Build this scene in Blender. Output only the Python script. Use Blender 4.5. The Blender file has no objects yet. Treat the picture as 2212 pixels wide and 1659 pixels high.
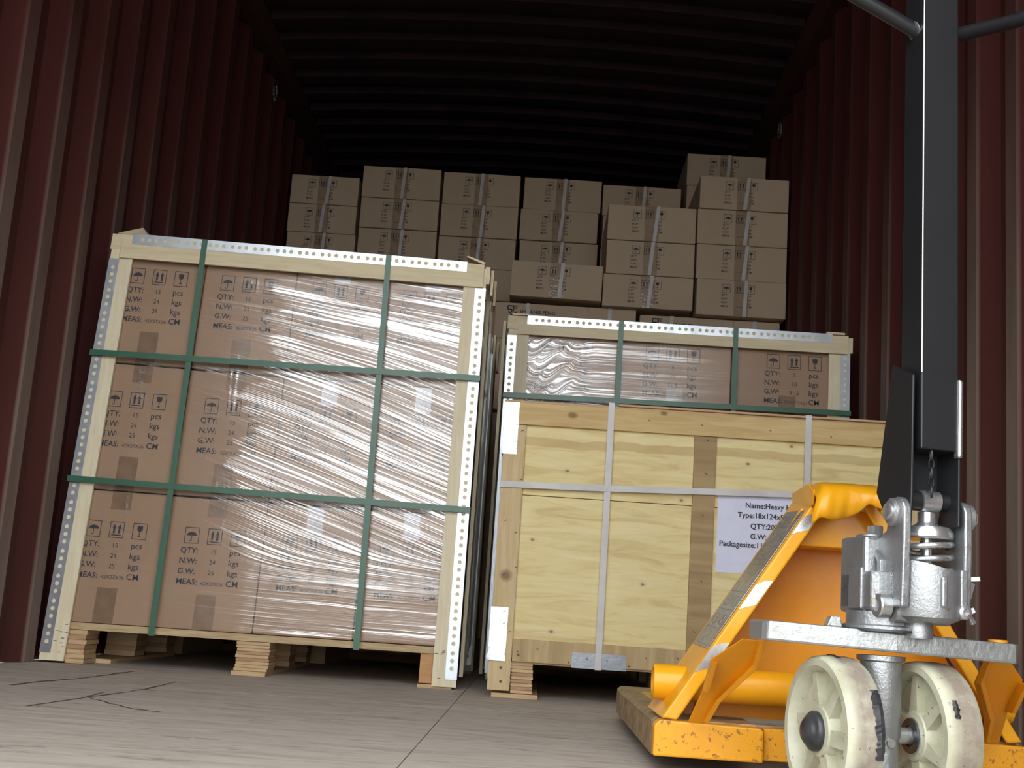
import bpy, bmesh, math, random
import numpy as np
from mathutils import Vector, Matrix
random.seed(7); RNG = np.random.default_rng(7)
S = bpy.context.scene
COL = S.collection

# ---------------- camera, world, exposure ----------------
cam_d = bpy.data.cameras.new('camera'); cam = bpy.data.objects.new('camera', cam_d); COL.objects.link(cam)
r_ = Vector((0.99767201, 0.01422722, 0.06669438)); u_ = Vector((-0.06305143, -0.180173, 0.98161205)); f_ = Vector((-0.02598213, 0.98353204, 0.17885651))
# image up is opposite of the downward pixel axis; columns are right, up, back
M4 = Matrix(((r_.x, u_.x, -f_.x, 0.15301643), (r_.y, u_.y, -f_.y, 0.0), (r_.z, u_.z, -f_.z, 0.20873006), (0, 0, 0, 1)))
cam.matrix_world = M4
cam_d.sensor_width = 36; cam_d.sensor_fit = 'HORIZONTAL'; cam_d.lens = 2742.451 / 2212 * 36
cam_d.clip_start = 0.02; cam_d.clip_end = 400
S.camera = cam
S.view_settings.view_transform = 'Standard'; S.view_settings.look = 'None'
S.view_settings.gamma = 1; S.view_settings.use_curve_mapping = False
S.view_settings.exposure = 0.0
wd = bpy.data.worlds.new('world'); S.world = wd; wd.use_nodes = True
bg = wd.node_tree.nodes['Background']; bg.inputs[0].default_value = (0.93, 0.97, 1.0, 1); bg.inputs[1].default_value = 5.6
S.cycles.max_bounces = 10; S.cycles.transparent_max_bounces = 16; S.cycles.diffuse_bounces = 5
try: S.cycles.use_denoising = True
except Exception: pass

# ---------------- helpers ----------------
def srgb(r, g, b):
    f = lambda c: (c/255/12.92 if c/255 <= .04045 else ((c/255+.055)/1.055)**2.4)
    return (f(r), f(g), f(b), 1)

class NT:
    def __init__(s, name):
        s.m = bpy.data.materials.new(name); s.m.use_nodes = True
        s.t = s.m.node_tree; s.b = s.t.nodes['Principled BSDF']
    def n(s, typ, **kw):
        x = s.t.nodes.new(typ)
        for k, v in kw.items():
            if isinstance(k, str) and hasattr(x, k): setattr(x, k, v)
        return x
    def l(s, a, b): s.t.links.new(a, b)
    def coord(s, scale=(1, 1, 1), rot=(0, 0, 0), loc=(0, 0, 0)):
        c = s.n('ShaderNodeTexCoord'); m = s.n('ShaderNodeMapping')
        m.inputs['Scale'].default_value = scale; m.inputs['Rotation'].default_value = rot; m.inputs['Location'].default_value = loc
        s.l(c.outputs['Object'], m.inputs[0]); return m.outputs[0]
    def noise(s, vec, scale, detail=4, rough=.6, dist=0):
        x = s.n('ShaderNodeTexNoise'); x.inputs['Scale'].default_value = scale; x.inputs['Detail'].default_value = detail
        x.inputs['Roughness'].default_value = rough; x.inputs['Distortion'].default_value = dist
        s.l(vec, x.inputs['Vector']); return x.outputs['Fac']
    def ramp(s, fac, stops):
        x = s.n('ShaderNodeValToRGB'); e = x.color_ramp.elements
        while len(e) > 1: e.remove(e[-1])
        e[0].position, e[0].color = stops[0][0], stops[0][1]
        for p, c in stops[1:]:
            q = e.new(p); q.color = c
        s.l(fac, x.inputs[0]); return x.outputs[0]
    def mix(s, fac, a, b, typ='MIX'):
        x = s.n('ShaderNodeMix'); x.data_type = 'RGBA'; x.blend_type = typ
        for i, v in ((0, fac), (6, a), (7, b)):
            if isinstance(v, (float, int)): x.inputs[i].default_value = v
            elif isinstance(v, tuple): x.inputs[i].default_value = v
            else: s.l(v, x.inputs[i])
        return x.outputs[2]
    def math(s, op, a, b=None, c=None):
        x = s.n('ShaderNodeMath'); x.operation = op
        for i, v in enumerate((a, b, c)):
            if v is None: continue
            if isinstance(v, (float, int)): x.inputs[i].default_value = v
            else: s.l(v, x.inputs[i])
        return x.outputs[0]
    def bump(s, h, strength=.3, dist=.002):
        x = s.n('ShaderNodeBump'); x.inputs['Strength'].default_value = strength; x.inputs['Distance'].default_value = dist
        s.l(h, x.inputs['Height']); s.l(x.outputs[0], s.b.inputs['Normal'])
    def base(s, v, rough=.6, metal=0, spec=.5):
        if isinstance(v, tuple): s.b.inputs['Base Color'].default_value = v
        else: s.l(v, s.b.inputs['Base Color'])
        if isinstance(rough, (float, int)): s.b.inputs['Roughness'].default_value = rough
        else: s.l(rough, s.b.inputs['Roughness'])
        s.b.inputs['Metallic'].default_value = metal; s.b.inputs['Specular IOR Level'].default_value = spec

def plain(name, col, rough=.5, metal=0, spec=.5, var=.12, vs=40, bump=.0, bs=200):
    t = NT(name); v = t.coord(); f = t.noise(v, vs)
    d = tuple(c*(1-var*1.6) for c in col[:3])+(1,); h = tuple(min(1, c*(1+var)) for c in col[:3])+(1,)
    t.base(t.ramp(f, [(.3, d), (.7, h)]), rough, metal, spec)
    if bump: t.bump(t.noise(v, bs, 2), bump, .001)
    return t.m

def wood(name, light, dark, axis='x', streak=6, contrast=1.0, rough=.65, knots=()):
    t = NT(name)
    sc = {'x': (1.2, 14, 14), 'z': (14, 14, 1.2), 'y': (14, 1.2, 14)}[axis]
    v = t.coord(sc); f = t.noise(v, streak, 6, .62, .6)
    c = t.ramp(f, [(.3, dark), (.62, light)])
    f2 = t.noise(t.coord((3, 3, 3)), 2.2, 3)
    c = t.mix(t.math('MULTIPLY', f2, .35*contrast), c, dark)
    f3 = t.noise(t.coord(tuple(k*9 for k in sc)), 12, 2)
    c = t.mix(t.math('MULTIPLY', f3, .22), c, dark)
    if knots:
        g = t.coord()
        sp = t.n('ShaderNodeSeparateXYZ'); t.l(g, sp.inputs[0])
        wob = t.math('MULTIPLY', t.math('SUBTRACT', t.noise(g, 60, 3), .5), .006)
        for kx, kz, kr in knots:
            dx = t.math('SUBTRACT', sp.outputs[0], kx); dz = t.math('SUBTRACT', sp.outputs[2], kz)
            if axis == 'x': dz = t.math('MULTIPLY', dz, 1.5)
            d = t.math('SQRT', t.math('ADD', t.math('MULTIPLY', dx, dx), t.math('MULTIPLY', dz, dz)))
            d = t.math('ADD', d, wob)
            m = t.math('SUBTRACT', 1.0, t.math('DIVIDE', d, kr)); m = t.math('MULTIPLY', m, 1.6)
            mm = t.n('ShaderNodeClamp'); t.l(m, mm.inputs[0])
            c = t.mix(t.math('MULTIPLY', mm.outputs[0], .8), c, (dark[0]*.35, dark[1]*.28, dark[2]*.25, 1))
    t.base(c, rough, 0, .3); t.bump(f3, .25, .001)
    return t.m

class MB:
    """collects polygons; build() links them as one mesh object"""
    def __init__(s): s.v = []; s.f = []
    def add(s, vs, fs):
        o = len(s.v); s.v.extend([tuple(p) for p in vs]); s.f.extend([tuple(i+o for i in f) for f in fs]); return s
    def box(s, x0, x1, y0, y1, z0, z1, M=None):
        vs = [(x, y, z) for z in (z0, z1) for y in (y0, y1) for x in (x0, x1)]
        if M is not None: vs = [tuple(M @ Vector(p)) for p in vs]
        return s.add(vs, [(0, 2, 3, 1), (4, 5, 7, 6), (0, 1, 5, 4), (2, 6, 7, 3), (0, 4, 6, 2), (1, 3, 7, 5)])
    def bar(s, a, b, w, t, up=(0, 0, 1)):
        """rectangular bar from a to b, width w across, thickness t along up"""
        a, b = Vector(a), Vector(b); d = (b-a).normalized(); up = Vector(up); sd = d.cross(up).normalized(); up = sd.cross(d)
        vs = []
        for p in (a, b):
            for i, j in ((-1, -1), (1, -1), (1, 1), (-1, 1)): vs.append(p+sd*i*w/2+up*j*t/2)
        return s.add(vs, [(3, 2, 1, 0), (4, 5, 6, 7), (0, 1, 5, 4), (1, 2, 6, 5), (2, 3, 7, 6), (3, 0, 4, 7)])
    def prism(s, pts, d):
        """closed polygon (3-D points) extruded by vector d"""
        n = len(pts); d = Vector(d); a = [Vector(p) for p in pts]; b = [p+d for p in a]
        nrm = Vector((0, 0, 0))
        for i in range(n): nrm += a[i].cross(a[(i+1) % n])
        if nrm.dot(d) > 0: fs = [tuple(range(n-1, -1, -1)), tuple(range(n, 2*n))]+[(i, (i+1) % n, n+(i+1) % n, n+i) for i in range(n)]
        else: fs = [tuple(range(n)), tuple(range(2*n-1, n-1, -1))]+[((i+1) % n, i, n+i, n+(i+1) % n) for i in range(n)]
        return s.add(a+b, fs)
    def cyl(s, a, b, r, n=24, r2=None, cap=True):
        return s.tube([a, b], r, n, radii=[r, r if r2 is None else r2], cap=cap)
    def tube(s, pts, r, n=12, radii=None, cap=True, closed=False):
        P = [Vector(p) for p in pts]; m = len(P); rings = []; prev = None
        for i in range(m):
            if closed: d = (P[(i+1) % m]-P[i-1])
            elif i == 0: d = P[1]-P[0]
            elif i == m-1: d = P[-1]-P[-2]
            else: d = P[i+1]-P[i-1]
            d.normalize()
            if prev is None:
                q = Vector((0, 0, 1)) if abs(d.z) < .9 else Vector((1, 0, 0)); x = d.cross(q).normalized()
            else: x = (prev-d*prev.dot(d)).normalized()
            prev = x; y = d.cross(x); rr = radii[i] if radii else r
            rings.append([P[i]+(x*math.cos(2*math.pi*k/n)+y*math.sin(2*math.pi*k/n))*rr for k in range(n)])
        vs = [p for R in rings for p in R]; fs = []
        for i in range(m if closed else m-1):
            for k in range(n):
                a, b = i*n+k, i*n+(k+1) % n; c, d_ = ((i+1) % m)*n+(k+1) % n, ((i+1) % m)*n+k
                fs.append((a, b, c, d_))
        if cap and not closed: fs += [tuple(range(n-1, -1, -1)), tuple(range((m-1)*n, m*n))]
        return s.add(vs, fs)
    def lathe(s, prof, M, n=40, closed=False):
        """prof: (radius, height) list, spun about local z of matrix M"""
        m = len(prof); vs = []
        for r, h in prof:
            for k in range(n):
                a = 2*math.pi*k/n; vs.append(M @ Vector((r*math.cos(a), r*math.sin(a), h)))
        fs = []
        for i in range(m if closed else m-1):
            for k in range(n): fs.append((i*n+k, i*n+(k+1) % n, ((i+1) % m)*n+(k+1) % n, ((i+1) % m)*n+k))
        if not closed:
            if prof[0][0] > 1e-5: fs.append(tuple(range(n-1, -1, -1)))
            if prof[-1][0] > 1e-5: fs.append(tuple(range((m-1)*n, m*n)))
        return s.add(vs, fs)
    def build(s, name, m, parent=None, xf=None, smooth=None, bevel=0, kind=None, weld=False, data=None):
        vs = np.array(s.v, dtype=float)
        if xf is not None: vs = xf(vs)
        if parent is not None: L = np.array(ROOT[parent])
        else: L = np.array([(vs[:, 0].min()+vs[:, 0].max())/2, (vs[:, 1].min()+vs[:, 1].max())/2, vs[:, 2].min()])
        me = bpy.data.meshes.new(name); me.from_pydata((vs-L).tolist(), [], s.f); me.update()
        if weld:
            bm = bmesh.new(); bm.from_mesh(me); bmesh.ops.remove_doubles(bm, verts=bm.verts, dist=1e-5); bm.to_mesh(me); bm.free()
        o = bpy.data.objects.new(name, me); COL.objects.link(o); me.materials.append(m)
        if smooth is not None:
            me.shade_smooth(); me.set_sharp_from_angle(angle=math.radians(smooth))
        if parent is not None: o.parent = parent; o.location = (0, 0, 0); ROOT[o] = ROOT[parent]
        else: o.location = L; ROOT[o] = tuple(L)
        if bevel:
            b = o.modifiers.new('bevel', 'BEVEL'); b.width = bevel; b.segments = 2; b.limit_method = 'ANGLE'; b.angle_limit = math.radians(40)
        if kind: o['kind'] = kind
        return o
ROOT = {}
def tag(o, label, cat, group=None):
    o['label'] = label; o['category'] = cat
    if group: o['group'] = group
    return o
def thing(name, label, cat, loc, group=None):
    o = bpy.data.objects.new(name, None); COL.objects.link(o); o.location = loc; o.empty_display_size = .05
    ROOT[o] = tuple(loc); return tag(o, label, cat, group)
def structure(o): o['kind'] = 'structure'; return o

# ---------------- materials ----------------
def mat_wall():
    t = NT('red_container_paint'); g = t.coord()
    f = t.noise(t.coord((1, 1, .25)), 5, 6)
    c = t.ramp(f, [(.3, (.056, .0130, .0110, 1)), (.7, (.082, .0200, .0165, 1))])
    sp = t.n('ShaderNodeSeparateXYZ'); t.l(g, sp.inputs[0])
    # road dust rubbed onto the lower half of the ridges
    up = t.n('ShaderNodeMapRange'); up.inputs[1].default_value = .75; up.inputs[2].default_value = 1.75; up.inputs[3].default_value = 1.0; up.inputs[4].default_value = .06
    t.l(sp.outputs[2], up.inputs[0])
    ge = t.n('ShaderNodeNewGeometry'); sn = t.n('ShaderNodeSeparateXYZ'); t.l(ge.outputs['Position'], sn.inputs[0])
    rr = t.n('ShaderNodeMapRange'); rr.inputs[1].default_value = 1.1785; rr.inputs[2].default_value = 1.183; rr.inputs[3].default_value = 1.0; rr.inputs[4].default_value = .05
    t.l(t.math('ABSOLUTE', sn.outputs[0]), rr.inputs[0]); ridge = rr.outputs[0]
    k = t.math('MULTIPLY', t.math('MULTIPLY', up.outputs[0], ridge), t.math('MULTIPLY_ADD', t.noise(t.coord((1, 1, .2)), 9, 5), 1.1, .15))
    kc = t.n('ShaderNodeClamp'); t.l(k, kc.inputs[0])
    c = t.mix(kc.outputs[0], c, (.24, .185, .155, 1))
    sc = t.noise(t.coord((5, 60, 25), (.5, 0, 0)), 4, 3)
    c = t.mix(t.math('MULTIPLY', t.math('GREATER_THAN', sc, .735), .35), c, (.3, .22, .18, 1))
    t.base(c, .7, 0, .22); t.bump(t.noise(g, 18, 4), .15, .003); return t.m
def mat_floor():
    t = NT('scuffed_container_plywood'); g = t.coord()
    f = t.noise(t.coord((1.6, 7, 1)), 5, 7, .65, .5)
    c = t.ramp(f, [(.25, (.33, .27, .225, 1)), (.5, (.46, .40, .34, 1)), (.75, (.56, .50, .43, 1))])
    p = t.noise(t.coord((3, 9, 1)), 2.6, 5, .7, .8)
    c = t.mix(t.ramp(p, [(.6, (0, 0, 0, 1)), (.66, (.55, .55, .55, 1))]), c, (.20, .135, .12, 1))
    for rz, s in ((.7, 1.0), (-.45, 1.3), (1.2, .9)):
        w = t.noise(t.coord((1.4*s, 75, 1), (0, 0, rz)), 1.6, 2, .5)
        c = t.mix(t.ramp(w, [(.705, (0, 0, 0, 1)), (.725, (.45, .45, .45, 1))]), c, (.58, .52, .42, 1))
    t.base(c, .8, 0, .2); t.bump(t.noise(t.coord((3, 12, 1)), 9, 5), .2, .002); return t.m
def mat_kraft(name, a, b, dirt=.15):
    t = NT(name); g = t.coord()
    f = t.noise(g, 3, 4); c = t.ramp(f, [(.3, a), (.7, b)])
    f2 = t.noise(t.coord((2, 2, 60)), 8, 2); c = t.mix(t.math('MULTIPLY', f2, dirt), c, (a[0]*.6, a[1]*.55, a[2]*.5, 1))
    f3 = t.noise(t.coord((200, 200, 200)), 6, 1); c = t.mix(t.math('MULTIPLY', f3, .12), c, b)
    t.base(c, .8, 0, .2); t.bump(t.noise(t.coord((3, 3, 90)), 6, 1), .12, .0006); return t.m
def mat_metal(name, col, rough, bump=.0, bs=60, spot=None, metal=1.0):
    t = NT(name); g = t.coord(); f = t.noise(g, 25, 4)
    c = t.ramp(f, [(.3, tuple(x*.82 for x in col)+(1,)), (.7, col+(1,))])
    if spot:
        q = t.noise(g, 45, 4, .7); c = t.mix(t.ramp(q, [(.62, (0, 0, 0, 1)), (.7, (.8, .8, .8, 1))]), c, spot)
    rg = t.math('MULTIPLY_ADD', t.noise(g, 40, 2), .12, rough-.06)
    t.base(c, rg, metal)
    if bump: t.bump(t.noise(g, bs, 4), bump, .002)
    return t.m
def mat_paint(name, col, wear, chip=.67, rough=.32):
    t = NT(name); g = t.coord(); c = t.ramp(t.noise(g, 14, 4), [(.3, tuple(x*.86 for x in col)+(1,)), (.7, col+(1,))])
    q = t.noise(g, 120, 3, .7); c = t.mix(t.ramp(q, [(chip, (0, 0, 0, 1)), (chip+.03, (1, 1, 1, 1))]), c, wear)
    t.base(c, rough, 0, .3); t.b.inputs['Coat Weight'].default_value = .15; t.b.inputs['Coat Roughness'].default_value = .15
    t.bump(t.noise(g, 90, 2), .08, .001); return t.m
def mat_nylon():
    t = NT('cream_nylon_wheel'); g = t.coord()
    c = t.ramp(t.noise(g, 18, 4), [(.35, (.42, .405, .285, 1)), (.65, (.56, .55, .415, 1))])
    # worn rolling track stays with the tread (wheel axis = local z of the wheel mesh)
    at = t.n('ShaderNodeAttribute'); at.attribute_name = 'tread'
    q = t.math('MULTIPLY', at.outputs['Fac'], t.math('MULTIPLY_ADD', t.noise(g, 30, 6, .7), 2.6, -.35))
    k = t.n('ShaderNodeClamp'); t.l(q, k.inputs[0])
    c = t.mix(t.math('MULTIPLY', k.outputs[0], .85), c, (.23, .175, .145, 1))
    d = t.noise(g, 110, 3, .7)
    c = t.mix(t.math('MULTIPLY', t.ramp(d, [(.66, (0, 0, 0, 1)), (.7, (1, 1, 1, 1))]), .8), c, (.06, .055, .05, 1))
    t.base(c, .42, 0, .45); t.b.inputs['Subsurface Weight'].default_value = .0
    t.bump(t.noise(g, 60, 3), .12, .0015); return t.m
def mat_film():
    t = NT('clear_stretch_film'); nt = t.t
    out = nt.nodes['Material Output']
    tr = t.n('ShaderNodeBsdfTransparent'); tr.inputs[0].default_value = (.965, .965, .97, 1)
    gl = t.n('ShaderNodeBsdfGlossy'); gl.inputs['Roughness'].default_value = .20; gl.inputs[0].default_value = (1, 1, 1, 1)
    at = t.n('ShaderNodeAttribute'); at.attribute_name = 'layers'
    aw = t.n('ShaderNodeAttribute'); aw.attribute_name = 'flow'; 
    # fine creases follow the pull direction stored with the sheet
    n1 = t.n('ShaderNodeTexNoise'); n1.inputs['Scale'].default_value = 1.0; n1.inputs['Detail'].default_value = 2.5; n1.inputs['Roughness'].default_value = .5
    t.l(aw.outputs['Vector'], n1.inputs['Vector'])
    b = t.n('ShaderNodeBump'); b.inputs['Distance'].default_value = .004
    t.l(n1.outputs['Fac'], b.inputs['Height'])
    st = t.math('MULTIPLY_ADD', at.outputs['Fac'], .30, .10); t.l(st, b.inputs['Strength'])
    t.l(b.outputs[0], gl.inputs['Normal'])
    fr = t.n('ShaderNodeFresnel'); fr.inputs[0].default_value = 1.45
    cre = t.ramp(n1.outputs['Fac'], [(.50, (0, 0, 0, 1)), (.56, (1, 1, 1, 1))])
    vm = t.n('ShaderNodeMapping'); vm.inputs['Scale'].default_value = (1.1, .15, 1); t.l(aw.outputs['Vector'], vm.inputs[0])
    br = t.ramp(t.noise(vm.outputs[0], 1.0, 3, .6), [(.47, (0, 0, 0, 1)), (.62, (1, 1, 1, 1))])
    sum_ = t.math('MULTIPLY_ADD', cre, .15, t.math('MULTIPLY_ADD', br, .05, .03))
    sum_ = t.math('MULTIPLY_ADD', t.math('MULTIPLY', cre, br), .42, sum_)
    k = t.math('MULTIPLY', t.math('POWER', at.outputs['Fac'], 1.3), sum_)
    k = t.math('ADD', k, t.math('MULTIPLY', fr.outputs[0], .6)); kc = t.n('ShaderNodeClamp'); t.l(k, kc.inputs[0])
    mx = t.n('ShaderNodeMixShader'); t.l(kc.outputs[0], mx.inputs[0]); t.l(tr.outputs[0], mx.inputs[1]); t.l(gl.outputs[0], mx.inputs[2])
    t.l(mx.outputs[0], out.inputs[0]); return t.m
def mat_strap(name, col, alpha, rough=.3):
    t = NT(name); g = t.coord((1, 1, 1)); w = t.n('ShaderNodeTexWave'); w.inputs['Scale'].default_value = 260
    w.bands_direction = 'DIAGONAL'; t.l(g, w.inputs[0])
    t.base(t.ramp(t.noise(g, 12, 3), [(.3, tuple(x*.8 for x in col)+(1,)), (.7, col+(1,))]), rough, 0, .5)
    t.b.inputs['Alpha'].default_value = alpha; t.bump(w.outputs['Fac'], .12, .0004); return t.m
def mat_crate_panel(band):
    t = NT('pale_poplar_plywood_banded' if band else 'pale_poplar_plywood'); g = t.coord()
    L, D = (.74, .61, .30, 1), (.60, .45, .20, 1)
    f = t.noise(t.coord((1.0, 1, 7)), 4.5, 6, .6, 1.2); c = t.ramp(f, [(.3, D), (.5, L), (.75, (.80, .70, .41, 1))])
    f2 = t.noise(t.coord((1.5, 1, 40)), 6, 3); c = t.mix(t.math('MULTIPLY', f2, .25), c, D)
    pk = t.noise(t.coord((.8, 1, 9), loc=(3, 0, 1)), 3, 4, .6, 1)
    c = t.mix(t.math('MULTIPLY', t.ramp(pk, [(.58, (0, 0, 0, 1)), (.68, (1, 1, 1, 1))]), .35), c, (.52, .36, .22, 1))
    sp = t.n('ShaderNodeSeparateXYZ'); t.l(g, sp.inputs[0])
    if band:
        bw = t.n('ShaderNodeTexNoise'); bw.inputs['Scale'].default_value = 1; t.l(t.coord((7, 0, 0)), bw.inputs[0])
        z0 = t.math('MULTIPLY_ADD', bw.outputs['Fac'], -.030, .681 if band == 1 else .685)
        d = t.math('ABSOLUTE', t.math('SUBTRACT', sp.outputs[2], z0))
        k = t.ramp(t.math('MULTIPLY', d, 40), [(.42, (.55, .55, .55, 1)), (.5, (0, 0, 0, 1))])
        c = t.mix(k, c, (.47, .31, .13, 1))
    vo = t.n('ShaderNodeTexVoronoi'); vo.inputs['Scale'].default_value = 4.3; vo.voronoi_dimensions = '2D'
    cbn = t.n('ShaderNodeCombineXYZ'); t.l(sp.outputs[0], cbn.inputs[0]); t.l(t.math('MULTIPLY', sp.outputs[2], 1.4), cbn.inputs[1]); t.l(cbn.outputs[0], vo.inputs[0])
    kn = t.math('LESS_THAN', vo.outputs['Distance'], .021)
    c = t.mix(t.math('MULTIPLY', kn, .85), c, (.13, .075, .05, 1))
    halo = t.ramp(vo.outputs['Distance'], [(.02, (.3, .3, .3, 1)), (.07, (0, 0, 0, 1))])
    c = t.mix(halo, c, (.48, .33, .18, 1))
    t.base(c, .6, 0, .3); t.bump(f2, .12, .0008); return t.m

M = {}
M['wall'] = mat_wall(); M['floor'] = mat_floor()
M['rail'] = plain('dark_red_rail_paint', (.050, .016, .015, 1), .7, spec=.2)
M['scuff'] = plain('dark_floor_scuff', (.10, .07, .06, 1), .9)
M['seal'] = plain('dark_joint', (.03, .025, .022, 1), .9)
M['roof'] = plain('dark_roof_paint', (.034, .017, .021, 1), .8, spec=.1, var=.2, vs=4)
M['ground'] = plain('grey_concrete_yard', (.30, .29, .27, 1), .9, vs=2, var=.2)
M['kraft'] = mat_kraft('kraft_board', (.345, .228, .148, 1), (.40, .27, .18, 1))
M['kraft_small'] = mat_kraft('small_carton_board', (.50, .375, .26, 1), (.58, .44, .31, 1), .15)
M['tape'] = plain('brown_packing_tape', (.25, .16, .10, 1), .2, var=.1, vs=30, bump=.25, bs=70)
M['cleartape'] = plain('clear_packing_tape', (.38, .27, .18, 1), .14, var=.1, vs=30, bump=.8, bs=70)
M['shinytape'] = plain('sheen_tinted_tape', (.40, .36, .36, 1), .3, .1, var=.1, vs=30, bump=.7, bs=90)  # pale grey base colour carries the reflected sheen of the tape
M['ink'] = plain('printed_ink', (.036, .036, .044, 1), .7, var=.1)
M['film'] = mat_film()
M['board_v'] = wood('cream_lvl_upright', (.80, .72, .53, 1), (.68, .58, .39, 1), 'z')
M['board_h'] = wood('cream_lvl_rail', (.76, .66, .45, 1), (.64, .52, .33, 1), 'x')
M['ply_l'] = wood('pale_ply_layer', (.62, .44, .25, 1), (.45, .29, .15, 1), 'x', 10)
M['ply_d'] = wood('brown_ply_layer', (.50, .32, .18, 1), (.34, .19, .10, 1), 'x', 10)
M['ply_o'] = wood('orange_block_wood', (.60, .33, .15, 1), (.45, .22, .09, 1), 'x')
M['deck'] = wood('pallet_deck_edge', (.60, .47, .28, 1), (.36, .24, .12, 1), 'x', 9)
M['crate_rail'] = wood('crate_pine_rail', (.66, .49, .235, 1), (.50, .33, .135, 1), 'x', 5, knots=[(-.371, .742, .017), (-.13, .763, .013)])
M['crate_post'] = wood('crate_pine_upright', (.66, .51, .29, 1), (.49, .35, .18, 1), 'z', 5, knots=[(-.52, .31, .02)])
M['crate_mid'] = wood('crate_centre_upright', (.47, .335, .17, 1), (.28, .18, .085, 1), 'x', 3, 1.6)
M['crate_low'] = wood('crate_bottom_rail_wood', (.58, .44, .24, 1), (.38, .26, .12, 1), 'z', 2.2, 1.3)
M['panel'] = mat_crate_panel(0); M['panel_band'] = mat_crate_panel(1); M['panel_band2'] = mat_crate_panel(2)
M['galv'] = mat_metal('galvanised_strip', (.50, .53, .56), .36, .15, 30)
M['tin'] = mat_metal('bent_tin_plate', (.50, .52, .54), .28, .7, 14)
M['tin_d'] = mat_metal('dark_reflection_tin', (.25, .26, .28), .38, .5, 20)  # tin colour darkened to imitate a plate mirroring the dark floor
M['cast'] = mat_metal('silver_painted_casting', (.40, .41, .415), .42, .45, 190, (.30, .22, .15, 1), .8)
M['plate'] = mat_metal('zinc_plated_plate', (.47, .49, .48), .42, .55, 110, (.33, .32, .29, 1), .8)
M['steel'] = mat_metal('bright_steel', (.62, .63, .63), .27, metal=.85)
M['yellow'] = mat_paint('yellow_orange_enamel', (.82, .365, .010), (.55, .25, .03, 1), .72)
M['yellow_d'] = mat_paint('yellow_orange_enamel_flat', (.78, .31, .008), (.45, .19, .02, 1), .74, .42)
M['yellow_w'] = mat_paint('speckled_yellow_enamel', (.80, .345, .012), (.30, .13, .02, 1), .60, .4)
M['black'] = mat_paint('black_enamel', (.014, .0145, .016), (.2, .2, .2, 1), .80, .42)
M['rubber'] = plain('black_plastic_cap', (.035, .036, .038, 1), .38, var=.3, vs=50)
M['nylon'] = mat_nylon()
M['green'] = mat_strap('green_pet_strap', (.035, .13, .075), 1.0, .33)
M['white_strap'] = mat_strap('white_pp_strap', (.66, .63, .61), .86, .4)
M['ink_l'] = plain('grey_pictogram_ink', (.24, .24, .25, 1), .5)
M['paper'] = plain('white_label_paper', (.66, .66, .80, 1), .7, var=.02)
M['nail'] = plain('rusty_nail', (.08, .055, .04, 1), .6)
M['sticker'] = mat_metal('silver_pictogram_sticker', (.50, .50, .49), .28)
M['dirt'] = plain('worn_fork_top', (.36, .235, .115, 1), .55, var=.45, vs=30, bump=.2)
M['dark'] = plain('dark_void_board', (.03, .03, .032, 1), .7)

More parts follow.
